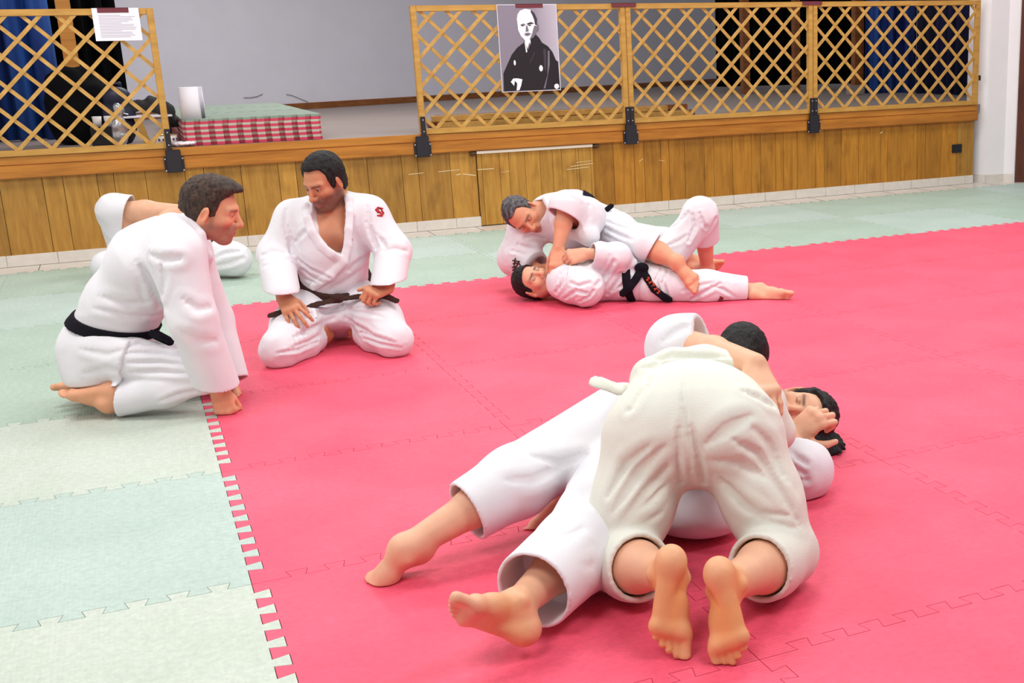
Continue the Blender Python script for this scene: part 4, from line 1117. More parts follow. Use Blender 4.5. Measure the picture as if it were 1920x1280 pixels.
    # collar band
    for s in (1, -1):
        pts = [q(338, 402, .0), q(352, 408, s*.055), q(374, 440, s*.075), q(388, 480, s*.07), q(380, 530, s*.05)]
        for a, b in zip(pts, pts[1:]): jk.cone(a, b, .022, .022, .012, flat=(E2, 1.6))
    jk.cut((0, 0, .03), (0, 0, -1))
    c = Cloth()
    for pts, w, a in (([(258, 492), (285, 530), (300, 575)], .018, .014), ([(282, 478), (305, 486), (335, 484)], .016, .011), ([(185, 556), (240, 570), (300, 562)], .018, .008), ([(175, 578), (240, 592), (296, 590)], .014, .007), ([(306, 590), (325, 650), (340, 690)], .014, .007), ([(250, 500), (262, 530), (268, 560)], .016, .007), ([(300, 486), (306, 520), (304, 552)], .014, .008),
                      ([(150, 655), (200, 665), (232, 655)], .014, .006), ([(160, 700), (200, 690), (236, 700)], .014, .006), ([(345, 560), (370, 580), (395, 575)], .016, .007), ([(335, 620), (370, 640), (405, 640)], .018, .006)): c.px(jk, pts, w, a)
    c.folds(q(200, 590, 0), q(300, 590, 0), .25, E1+E3*.2, .09, .006, 3); c.folds(shN, wrN, .16, elN-shN, .08, .008, 6); c.folds(q(190, 690, 0), q(215, 690, 0), .2, E3, .1, .007, 8)
    part('jacket', jk, GI, ob, c)
    # ---- belt: band cut from a slightly larger torso shell
    b = torso.clone(); b.d = b.d-.010
    a0, a1 = q(143, 588, 0), q(308, 630, 0); bn = nrm(np.cross(a1-a0, E2))
    if bn[2] < 0: bn = -bn
    mid = (a0+a1)/2; b.cut(mid+bn*.022, bn); b.cut(mid-bn*.022, -bn)
    inn = torso.clone(); inn.d = inn.d+.006; b.merge(inn, 0, 'sub')
    bb = b
    bb.cone(q(292, 627, .11), q(318, 640, .06), .02, .018, .01); strap(bb, [q(285, 624, .15), q(300, 632, .16), q(314, 637, .15)], .03, .012, -E2)
    part('belt', bb, BLACKBELT, ob, smooth=2)
    # ---- hair
    hl, hh = bounds([H.o], .18)
    hf = hair_cap(H, hl, hh, .0035, thick=.011, front=.088, temple=.055, side=-.012, nape=-.078, bulge=.004)
    part('hair', hf, HAIRB, ob, post=hairy(.0025, .010))
    return ob
person_left_kneeler()
# ------------------------------------------------------------------ B: kneeling, facing the viewer, brown belt
def person_front_kneeler():
    q = Plane(.75, 2.8)
    pelvis = q(632, 578, .02); waist = q(628, 535, .03); chest = q(622, 450, .06); top = q(622, 398, .04)
    hipA, hipB = q(586, 572, .08), q(680, 566, .06)
    kneeA, kneeB = on_z(524, 655, .075), on_z(738, 636, .075)
    ankA, ankB = on_z(606, 628, .06), on_z(672, 622, .06)
    shA, shB = q(553, 412, .03), q(690, 404, .03)
    elA, elB = q(517, 476, .12), q(737, 470, .10)
    wrA, wrB = q(530, 556, .38), q(727, 540, .27)
    lo, hi = bounds([q(470, 690, .5), q(790, 260, .5), q(470, 690, -.35), q(790, 260, -.35)], .04); lo[2] = -.02
    f = Field(lo, hi, .004)
    f.ell(pelvis, (.15, .12, .12), [E1, E2, E3], .03); f.cone(pelvis, waist, .125, .12, .05, flat=(E2, 1.2))
    f.cone(waist, q(623, 470, .04), .115, .122, .05, flat=(E2, 1.1)); f.cone(q(623, 470, .04), chest, .112, .116, .05, flat=(E2, 1.0)); f.cone(chest, top, .116, .09, .05, flat=(E2, 1.05))
    for s in (-1, 1): f.ell(q(622+s*20, 448, .148), (.05, .03, .04), [E1, E2, E3], .04)
    for h, k_, a in ((hipA, kneeA, ankA), (hipB, kneeB, ankB)):
        f.cone(h, k_, .078, .058, .04); f.cone(k_, k_*.5+a*.5, .052, .05, .02); f.cone(k_*.5+a*.5, a, .05, .036, .03)
    for s, e, w in ((shA, elA, wrA), (shB, elB, wrB)):
        f.cone(q(622, 410, .02), s, .07, .06, .05); f.cone(s, e, .056, .044, .03); f.cone(e, w, .044, .030, .02)
    H = Frame(q(608, 340, .11), -E1*.40-E2*.80-E3*.40, E3*.93-E2*.30-E1*.16)
    f.cone(q(621, 408, .01), H(-.028, 0, -.045), .070, .060, .04); f.cone(q(660, 395, 0), q(628, 372, .03), .05, .05, .05); f.cone(q(585, 400, 0), q(612, 375, .03), .05, .05, .05)
    head(f, H, 1.02)
    foot(f, ankA, q(648, 600, -.42)-q(606, 612, -.02), A3(0, 0, 1)+E2*.3, E1, .98); foot(f, ankB, q(640, 598, -.42)-q(668, 610, -.02), A3(0, 0, 1)+E2*.3, -E1, .98)
    hand(f, wrA, q(549, 584, .445)-wrA, -E2*.72+E3*.70, E1, ((.25, .35, .3), (.25, .38, .3), (.28, .4, .3), (.3, .4, .3)), .25, (.55, .65, .5), 1.04)
    hand(f, wrB, q(697, 549, .34)-wrB, -E2*.55+E3*.85, -E1*.4+E3*.8+E2*.3, ((1.0, 1.3, .8), (1.05, 1.35, .8), (1.1, 1.35, .8), (1.15, 1.35, .8)), .1, (.75, .5, .15), 1.04)
    f.cut((0, 0, .0015), (0, 0, -1))
    warm = srgb(176, 104, 74)[:3]; hairc = srgb(120, 76, 56)[:3]
    ob = finish('person', f, TONE['b'], 'bearded man in white judo suit kneeling face-on, bare chest, brown belt',
        [('seg', q(605, 455, .2), q(640, 455, .2), .06, hairc, .45), ('seg', q(622, 430, .2), q(634, 480, .2), .04, hairc, .5), ('seg', q(620, 405, .15), q(625, 480, .2), .12, warm, .35)],
        H, dict(beard=.85, beardc=(.10, .062, .048), brow=(.025, .018, .016), moust=.95, lips=(.36, .12, .10)))
    # trousers
    f = Field(lo, hi, .005)
    f.ell(pelvis, (.165, .14, .13), [E1, E2, E3], .03); f.cone(pelvis, waist, .14, .135, .05, flat=(E2, 1.1))
    for sgn, h, k_, a in ((-1, hipA, kneeA, ankA), (1, hipB, kneeB, ankB)):
        f.cone(h, h*.45+k_*.55+A3(0, 0, .012), .105, .102, .06); f.cone(h*.45+k_*.55+A3(0, 0, .012), k_, .102, .086, .05)
        trouser(f, k_, k_*.5+a*.5-A3(0, 0, .006), a, .086, .078, .062, .66, k=.02, hole=.08)
    f.ell(q(632, 592, .13), (.17, .10, .062), [E1, E2, E3], .06)
    f.cut((0, 0, .002), (0, 0, -1))
    c = Cloth()
    for pts, w, a in (([(552, 632), (585, 616), (625, 596)], .011, .010), ([(545, 652), (580, 640), (604, 626)], .009, .009), ([(520, 662), (560, 655), (596, 640)], .008, .008), ([(705, 632), (672, 612), (648, 596)], .010, .010), ([(740, 642), (705, 632), (675, 622)], .009, .009),
                      ([(752, 652), (715, 645), (682, 634)], .008, .008), ([(560, 592), (600, 584), (640, 572)], .008, .007), ([(540, 606), (580, 594), (620, 584)], .010, .007), ([(730, 596), (695, 588), (655, 582)], .010, .007), ([(718, 572), (690, 574), (655, 578)], .008, .006), ([(550, 572), (590, 574), (620, 572)], .008, .006)): c.px(f, pts, w, a)
    c.folds(kneeA, ankA, .14, nrm(ankA-kneeA), .06, .008, 5); c.folds(kneeB, ankB, .14, nrm(ankB-kneeB), .06, .008, 7); c.folds(hipA, kneeA, .16, kneeA-hipA+E1*.3, .06, .005, 9); c.folds(hipB, kneeB, .16, kneeB-hipB, .06, .005, 11)
    tr_ = part('trousers', f, GI2, ob, c)
    # jacket
    t = Field(lo, hi, .005)
    t.cone(q(632, 566, .02), q(628, 535, .03), .146, .146, .04, flat=(E2, 1.12)); t.cone(q(628, 535, .03), q(622, 470, .05), .152, .168, .05, flat=(E2, 1.12))
    t.cone(q(622, 470, .05), q(621, 425, .05), .168, .158, .05, flat=(E2, 1.1)); t.cone(q(621, 425, .05), q(622, 398, .03), .15, .10, .05, flat=(E2, 1.1))
    t.cone(q(592, 402, .02), shA, .088, .088, .06); t.cone(q(655, 396, .02), shB, .088, .088, .06)
    torso = t.clone()
    # short skirt under the belt, split over the thighs
    sk = t.clone(1.0); sk.cone(q(634, 582, .03), q(636, 600, .05), .150, .160, 0, flat=(E2, 1.05)); sk.cut(q(630, 574, .2), A3(0, 0, -1)-E2*.25); t.merge(sk, .015)
    sleeve(t, shA, elA, wrA, .092, .082, .082, .84, k=.05, cutdir=A3(0, 0, -1)-E1*.05, hole=.12)
    sleeve(t, shB, elB, wrB, .092, .082, .082, .82, k=.05, cutdir=A3(0, 0, -1)+E1*.05, hole=.12)
    # deep V opening
    for (u, v, r), (u2, v2, r2) in zip([(612, 372, .105), (614, 402, .088), (622, 430, .072), (630, 458, .046), (640, 478, .02)], [(614, 402, .088), (622, 430, .072), (630, 458, .046), (640, 478, .02), (645, 488, .006)]):
        t.cone(q(u, v, .20), q(u2, v2, .215), r, r2, .004, 'sub', flat=(E2, .55))
    t.cone(q(621, 400, .02), H(-.02, 0, -.03), .082, .08, .01, 'sub')
    def on_chest(pts, lift=.004):
        out = []
        for u, v in pts:
            best = None
            for s in np.arange(.32, -.1, -.004):
                p = q(u, v, s); i = [int(round((p[j]-torso.lo[j])/torso.res)) for j in range(3)]
                if all(0 <= i[j] < torso.d.shape[j] for j in range(3)) and torso.d[tuple(i)] < .003: best = p-E2*lift; break
            out.append(best if best is not None else q(u, v, .1))
        return out
    inner_l = on_chest([(573, 388), (577, 410), (586, 436), (603, 461), (622, 476), (646, 490)]); outer_l = on_chest([(655, 372), (657, 400), (655, 430), (653, 460), (645, 490), (622, 515), (590, 537)])
    for pts, lift in ((inner_l, 0), (outer_l, .007)):
        for a, b in zip(pts, pts[1:]): t.cone(a-E2*lift, b-E2*lift, .021, .021, .006, flat=(E2, 2.6))
    nk = [inner_l[0], q(588, 372, -.02), q(600, 364, -.10), q(640, 362, -.10), outer_l[0]]
    for a, b in zip(nk, nk[1:]): t.cone(a, b, .02, .02, .008)
    # overlap of the left front over the right
    ov = on_chest([(648, 500), (630, 515), (605, 535)])
    c = Cloth()
    for pts, w, a in (([(548, 478), (575, 500), (618, 522)], .008, .008), ([(548, 492), (575, 512), (602, 528)], .007, .007), ([(550, 505), (570, 520), (590, 530)], .007, .006), ([(538, 425), (545, 450), (547, 475)], .012, .012), ([(548, 462), (560, 445), (572, 435)], .011, .008),
                      ([(690, 418), (698, 440), (706, 462)], .012, .013), ([(706, 440), (716, 452), (722, 462)], .010, .009), ([(536, 395), (533, 425), (540, 450)], .012, .007), ([(690, 388), (692, 415), (695, 440)], .012, .007), ([(685, 500), (655, 522), (622, 540)], .014, .006), ([(690, 478), (672, 490), (655, 505)], .012, .006),
                      ([(492, 478), (510, 470), (530, 474)], .014, .008), ([(492, 500), (512, 496), (532, 500)], .012, .006), ([(760, 470), (742, 466), (722, 470)], .014, .008), ([(762, 500), (742, 492), (720, 494)], .012, .006)): c.px(t, pts, w, a)
    c.folds(elA, wrA, .16, E1*.9-E3*.3, .07, .007, 3); c.folds(elB, wrB, .16, E1*.9+E3*.2, .07, .007, 4); c.folds(q(600, 500, .1), q(665, 500, .1), .2, E1-E3*.45, .05, .006, 6); c.folds(shA, elA, .15, elA-shA, .07, .006, 2); c.folds(shB, elB, .15, elB-shB, .07, .006, 12)
    jk_ = part('jacket', t, GI, ob, c, smooth=1)
    # belt
    b = torso.clone(); b.d = b.d-.018; inn = torso.clone(); inn.d = inn.d+.004
    bc = q(627, 517, 0); bn = nrm(E3-E2*.42+E1*.16); b.cut(bc+bn*.021, bn); b.cut(bc-bn*.021, -bn); b.merge(inn, 0, 'sub')
    b.ell(q(633, 559, .215), (.034, .024, .024), [E1, E2, E3], .01)
    strap(b, [q(628, 562, .225), q(595, 570, .255), q(560, 577, .35), q(530, 584, .40), q(508, 591, .42)], .040, .010, nrm(-E2*.5+E3*.85))
    strap(b, [q(640, 560, .225), q(670, 556, .24), q(700, 553, .30), q(728, 557, .30), q(743, 564, .29)], .036, .010, nrm(-E2*.6+E3*.8))
    part('belt', b, BROWNBELT, ob, smooth=2)
    # badge on the sleeve, white tag on the trousers
    n = Plane(.75, 2.8)
    def on_sleeve(u, v):
        for s in np.arange(.35, -.1, -.002):
            p = q(u, v, s); i = [int(round((p[j]-t.lo[j])/t.res)) for j in range(3)]
            if t.d[tuple(i)] < .004: return p
        return q(u, v, .1)
    S1 = [on_sleeve(*p) for p in ((707, 390), (713, 391), (717, 396), (712, 399), (718, 404))]; S2 = [on_sleeve(*p) for p in ((705, 393), (707, 397), (712, 397), (712, 400), (709, 404))]
    ff = Field(*bounds(S1+S2, .02), .002); ff.chain([on_sleeve(*p) for p in ((717, 391), (709, 389), (705, 393), (709, 398))], [.0045]*4, .002); ff.chain([on_sleeve(*p) for p in ((716, 395), (719, 399), (716, 404), (708, 404))], [.0045]*4, .002); ff.chain([on_sleeve(*p) for p in ((708, 393), (716, 402))], [.004]*2, .002)
    part('sleeve_badge', ff, RED, jk_, big=False, label='red curled stitched mark on the sleeve')
    ff = Field(*bounds([q(586, 580, .36), q(592, 595, .36)], .04), .003); strap(ff, [q(587, 581, .325), q(591, 593, .338)], .022, .008, nrm(-E2*.6+E3*.8)); part('white_tag', ff, TAGW, tr_, big=False)
    hf = hair_cap(H, *bounds([H.o], .18), .0035, thick=.014, front=.096, temple=.078, side=-.03, nape=-.075, bulge=.0, recede=.02)
    part('hair', hf, HAIRK, ob, post=hairy(.003, .012)); return ob
person_front_kneeler()
# ------------------------------------------------------------------ C: on the back in the far corner, mostly behind A
def person_far_left():
    q = Plane(-.02, 5.35)
    pelvis = q(250, 490, .0); chest = q(330, 492, .02); top = q(372, 490, .0)
    hipN, hipF = q(245, 488, .1), q(245, 482, -.1)
    kneeF, ankF = q(216, 396, -.02), q(366, 398, -.10)
    kneeN, ankN = on_z(202, 500, .09), on_z(292, 505, .06)
    shN, elN, wrN = q(378, 494, .17), q(438, 486, .2), q(398, 462, .15)
    shF, elF, wrF = q(375, 480, -.18), q(345, 470, -.3), q(300, 485, -.2)
    lo, hi = bounds([pelvis, kneeF, ankF, kneeN, elN, wrN, elF, chest], .22); lo[2] = -.02
    f = Field(lo, hi, .0045)
    for p, r in ((pelvis, .11), (chest, .12)): f.ell(p, (.15, .16, r), [E1, E2, E3], .05)
    f.cone(pelvis, chest, .11, .12, .06); f.cone(chest, top, .12, .08, .05)
    for h, k_, a in ((hipN, kneeN, ankN), (hipF, kneeF, ankF)):
        f.cone(h, k_, .08, .068, .04); f.cone(k_, k_*.62+a*.38, .064, .072, .03); f.cone(k_*.62+a*.38, a, .072, .040, .03)
    foot(f, ankF, nrm(E1*.6+E3*.2-E2*.4), nrm(E1*.6-E3*.8), -E2, 1); foot(f, ankN, nrm(E1*.9), nrm(-E2+E3*.2), E3, .95)
    for s, e, w in ((shN, elN, wrN), (shF, elF, wrF)):
        f.cone(top, s, .06, .055, .05); f.cone(s, e, .05, .04, .03); f.cone(e, w, .04, .028, .02)
    hand(f, wrN, -E1*.8+E3*.3-E2*.3, E3-E2*.3, E2, ((.6, .7, .5),)*4); hand(f, wrF, -E1*.9-E3*.2, E3, -E2, ((.5, .6, .5),)*4)
    H = Frame(q(372, 462, -.02), nrm(E3*.9+E2*.1), E1*.95+E3*.1); f.cone(top, H(-.02, 0, -.05), .06, .056, .04); head(f, H, .98)
    f.cut((0, 0, .0015), (0, 0, -1))
    ob = finish('person', f, TONE['c'], 'person lying near the stage with one knee raised, half hidden behind a kneeler', (), H, dict(eye='closed'))
    f = Field(lo, hi, .0055)
    f.ell(pelvis, (.17, .18, .125), [E1, E2, E3], .05)
    trouser(f, hipF, kneeF, ankF, .118, .112, .108, .17, k=.06, cutdir=nrm(E1*.9-E3*.28+E2*.1), hole=.13, wall=.01)
    trouser(f, hipN, kneeN, ankN, .10, .095, .09, .6, k=.06)
    f.cut((0, 0, .002), (0, 0, -1))
    c = Cloth(); 
    for a, b in (((205, 385), (232, 412)), ((195, 400), (238, 428)), ((196, 420), (235, 440))): c.crease([q(*a, .16), q((a[0]+b[0])/2+4, (a[1]+b[1])/2+4, .14), q(*b, .12)], .010, .010)
    c.folds(hipF, kneeF, .2, nrm(E1*.7-E3*.6), .06, .010, 3)
    part('trousers', f, GI2, ob, c)
    t = Field(lo, hi, .0055); t.cone(q(268, 488, 0), chest, .155, .16, .06, flat=(E3, 1.2)); t.cone(chest, q(368, 490, 0), .16, .10, .06, flat=(E3, 1.2)); t.cone(q(368, 490, .08), shN, .09, .085, .05); t.cone(q(368, 488, -.08), shF, .09, .085, .05)
    fl = t.clone(1.0); strap(fl, [q(200, 497, .17), q(262, 492, .15)], .16, .016, nrm(E3*.8-E2*.6)); t.merge(fl, .02)
    sleeve(t, shN, elN, wrN, .09, .105, .09, .8, k=.05); sleeve(t, shF, elF, wrF, .09, .09, .08, .8, k=.05)
    t.cut((0, 0, .0025), (0, 0, -1)); c = Cloth(); c.folds(shN, elN, .2, nrm(E1+E3*.2), .07, .010, 4); c.folds(elN, wrN, .2, nrm(E1*.4+E3), .07, .009, 14)
    for p_, w, a in (([(395, 488), (420, 474), (448, 470)], .016, .014), ([(402, 470), (425, 462), (440, 450)], .014, .012), ([(400, 500), (430, 494), (455, 484)], .014, .010)): c.px(t, p_, w, a)
    part('jacket', t, GI, ob, c)
    hf = hair_cap(H, *bounds([H.o], .17), .005, thick=.012); part('hair', hf, HAIRB, ob, post=hairy(.003, .012)); return ob
person_far_left()
# ------------------------------------------------------------------ E: pinned on the back, black belt with orange stitching
def person_pinned():
    q = Plane(2.3, 3.0)
    pelvis = q(1215, 528, 0); waist = q(1180, 524, 0); chest = q(1105, 520, 0); top = q(1058, 524, 0)
    hipN, hipF = q(1228, 536, .09), q(1220, 520, -.10)
    kneeN, ankN = q(1325, 540, .13), q(1424, 545, .11)
    kneeF = q(1316, 404, -.22); ankF = q(1326, 502, -.40)
    shN, elN, wrN = q(1060, 528, .15), q(1098, 540, .27), q(1082, 528, .06)
    shF, elF, wrF = q(1072, 505, -.14), q(1156, 482, .14), q(1102, 475, .20)
    lo, hi = bounds([q(950, 560, .35), q(1505, 560, .35), q(950, 480, -.5), q(1360, 360, -.5)], .05); lo[2] = -.02; hi[2] = .72
    f = Field(lo, hi, .0042)
    f.ell(pelvis, (.12, .15, .10), [E1, E2, E3], .04); f.cone(pelvis, waist, .10, .10, .05, flat=(E2, .8)); f.cone(waist, chest, .10, .115, .05, flat=(E2, .75)); f.cone(chest, top, .115, .075, .05, flat=(E2, .75))
    f.cone(hipN, kneeN, .075, .058, .04); f.cone(kneeN, kneeN*.6+ankN*.4, .055, .054, .02); f.cone(kneeN*.6+ankN*.4, ankN, .054, .036, .03)
    f.cone(hipF, kneeF, .075, .058, .04); f.cone(kneeF, kneeF*.6+ankF*.4, .055, .056, .02); f.cone(kneeF*.6+ankF*.4, ankF, .056, .036, .03)
    for s, e, w in ((shN, elN, wrN), (shF, elF, wrF)):
        f.cone(top, s, .065, .06, .05); f.cone(s, e, .055, .044, .03); f.cone(e, w, .044, .029, .02)
    H = Frame(q(1002, 529, .05), nrm(E3*.66-E2*.68+E1*.26), -E1*.93+E3*.26+E2*.1)
    f.cone(q(1050, 524, .02), H(-.03, 0, -.05), .066, .058, .04); head(f, H, 1.0, smile=1)
    foot(f, ankN, nrm(E1*.92-E3*.05-E2*.12), nrm(E1*.25-E3*.25-E2*.9), nrm(E3), 1.0)
    foot(f, ankF, nrm(E1*.62-E2*.45-E3*.42), A3(0, 0, -1)-E1*.2, -E2, 1.0)
    hand(f, wrF, nrm(-E1*.9-E3*.12-E2*.25), nrm(-E2*.8+E3*.5), E3, ((1.1, 1.4, .8),)*4, .06, (.4, .5, .6), 1.05)
    hand(f, wrN, nrm(-E1*.6-E2*.1+E3*.2), -E2, E3, ((.9, 1.0, .6),)*4, .06)
    f.cut((0, 0, .0015), (0, 0, -1))
    ob = finish('person', f, TONE['c'], 'dark-haired man in white judo suit pinned flat on his back, black belt with orange stitching', 
        [('seg', q(1290, 500, -.3), q(1330, 440, -.3), .05, srgb(232, 184, 150)[:3], .4)], H, dict(eye='closed', brow=(.05, .035, .03), beard=.25, beardc=(.25, .15, .12)))
    # teeth in the grin
    g = Field(*bounds([H(.1, 0, -.068)], .04), .002); g.cone(H(.0955, -.018, -.0665), H(.0955, .018, -.0665), .0042, k=0); part('teeth', g, EYEW, ob, big=False)
    f = Field(lo, hi, .005)
    f.ell(pelvis, (.15, .17, .11), [E1, E2, E3], .04)
    trouser(f, hipN, kneeN, ankN, .105, .098, .078, .76, k=.06, hole=.1); trouser(f, hipF, kneeF, ankF, .105, .092, .092, .44, k=.06, hole=.1)
    f.ell(kneeF+E3*.02-E1*.02, (.085, .09, .08), [E1, E2, E3], .05)
    f.cut((0, 0, .002), (0, 0, -1))
    c = Cloth()
    for pts, w, a in (([(1252, 506), (1243, 530), (1252, 556)], .009, .011), ([(1240, 502), (1230, 524), (1236, 545)], .008, .009), ([(1298, 560), (1325, 545), (1350, 532)], .010, .009), ([(1332, 534), (1355, 542), (1378, 556)], .009, .009), ([(1380, 535), (1388, 548), (1380, 560)], .008, .007), ([(1280, 545), (1310, 535), (1340, 530)], .010, .006),
                      ([(1298, 402), (1302, 425), (1292, 452)], .010, .012), ([(1312, 400), (1318, 418), (1326, 428)], .009, .010), ([(1240, 440), (1270, 420), (1290, 400)], .012, .008), ([(1248, 462), (1275, 450), (1290, 440)], .010, .007), ([(1325, 440), (1335, 425), (1342, 410)], .010, .007)): c.px(f, pts, w, a)
    c.folds(kneeN, ankN, .16, E1+E3*.3, .06, .009, 3); c.folds(hipF, kneeF, .18, kneeF-hipF, .07, .009, 6)
    tr_ = part('trousers', f, GI2, ob, c)
    t = Field(lo, hi, .005)
    t.cone(q(1235, 528, 0), waist, .125, .125, .05, flat=(E2, .75)); t.cone(waist, chest, .125, .14, .05, flat=(E2, .72)); t.cone(chest, q(1062, 522, 0), .14, .085, .06, flat=(E2, .72))
    t.cone(q(1075, 524, .08), shN, .09, .09, .05); t.cone(q(1080, 510, -.08), shF, .09, .085, .05)
    torso = t.clone()
    t.ell(q(1072, 532, .22), (.115, .075, .095), [E1, E2, E3], .05)
    sleeve(t, shN, elN, wrN, .095, .095, .085, .8, k=.05); sleeve(t, shF, elF, wrF, .09, .078, .062, .86, k=.04, hole=.08)
    # lapels turned back across the chest
    for pts in ([(1052, 505), (1085, 488), (1125, 462), (1160, 470), (1185, 492)], [(1050, 520), (1090, 508), (1140, 505), (1178, 512)]):
        P_ = [q(u, v, .10 if i < 3 else .13) for i, (u, v) in enumerate(pts)]
        for a, b in zip(P_, P_[1:]): t.cone(a, b, .03, .03, .02, flat=(nrm(E3*.7-E2*.7), 1.8))
    t.cone(q(1045, 518, .03), H(-.02, 0, -.06), .07, .07, .01, 'sub')
    t.cut((0, 0, .0025), (0, 0, -1))
    c = Cloth(); c.folds(q(1120, 525, .1), q(1200, 525, .1), .2, nrm(E3+E1*.5), .07, .012, 5); c.folds(shN, elN, .17, nrm(E1*.5+E3), .07, .011, 7); c.folds(shF, wrF, .13, E1, .06, .007, 9)
    for pts, w, a in (([(1042, 548), (1058, 525), (1062, 504)], .010, .012), ([(1058, 560), (1080, 545), (1100, 550)], .009, .011), ([(1070, 530), (1085, 536), (1105, 530)], .010, .009), ([(1048, 530), (1052, 515), (1062, 502)], .008, .008), ([(1118, 535), (1138, 512), (1150, 490)], .012, .012), ([(1140, 552), (1158, 528), (1165, 512)], .010, .010), ([(1120, 515), (1135, 498), (1142, 480)], .010, .009), ([(1150, 545), (1172, 530), (1180, 520)], .009, .008), ([(1085, 566), (1105, 556), (1112, 545)], .008, .008)): c.px(t, pts, w, a)
    part('jacket', t, GI, ob, c)
    b = torso.clone(); b.d = b.d-.012; inn = torso.clone(); inn.d = inn.d+.004
    bc = q(1190, 520, 0); bn = nrm(E1*.95+E3*.12-E2*.16); b.cut(bc+bn*.022, bn); b.cut(bc-bn*.022, -bn); b.merge(inn, 0, 'sub')
    kn = q(1203, 502, .15); b.ell(kn, (.04, .026, .03), [E1, E2, E3], .01)
    strap(b, [kn, q(1193, 522, .19), q(1180, 540, .21), q(1168, 550, .205)], .046, .012, -E2)
    strap(b, [kn, q(1214, 522, .18), q(1226, 542, .21), q(1244, 556, .22), q(1254, 562, .21)], .044, .012, nrm(-E2*.9+E1*.2))
    b.cut((0, 0, .004), (0, 0, -1)); bl_ = part('belt', b, BLACKBELT, ob, smooth=2)
    ff = Field(*bounds([q(1205, 515, .25), q(1240, 555, .25)], .06), .0025)
    for k in range(5):
        t_ = .12+.19*k; p = q(1212+26*t_, 519+32*t_, .192+.028*min(1, t_*1.3)); dx = nrm(E1*.75-E3*.65); dz = nrm(E1*.6+E3*.8)
        ff.cone(p-dz*.012, p+dz*.012, .0032, k=0); ff.cone(p-dx*.008+dz*.006*(-1)**k, p+dx*.008+dz*.004, .003, k=0); ff.cone(p-dx*.006-dz*.008, p+dx*.007-dz*.006*(-1)**k, .003, k=0)
    part('belt_lettering', ff, ORANGE, bl_, big=False, label='orange stitched characters on the black belt end')
    ff = Field(*bounds([q(1350, 556, .2)], .07), .0025); p = lambda u, v: q(u, v, .213)
    ff.chain([p(1347, 554), p(1352, 557), p(1348, 563), p(1347, 567)], [.004, .006, .005, .003], 0); ff.chain([p(1352, 557), p(1356, 559), p(1353, 562)], [.004]*3, 0); part('trouser_mark', ff, MAROON, tr_, big=False, label='dark red stitched mark on the trouser leg')
    hf = hair_cap(H, *bounds([H.o], .19), .004, thick=.010, front=.080, temple=.055, side=-.01, nape=-.07); part('hair', hf, HAIRK, ob, post=hairy(.0025, .011)); return ob
person_pinned()
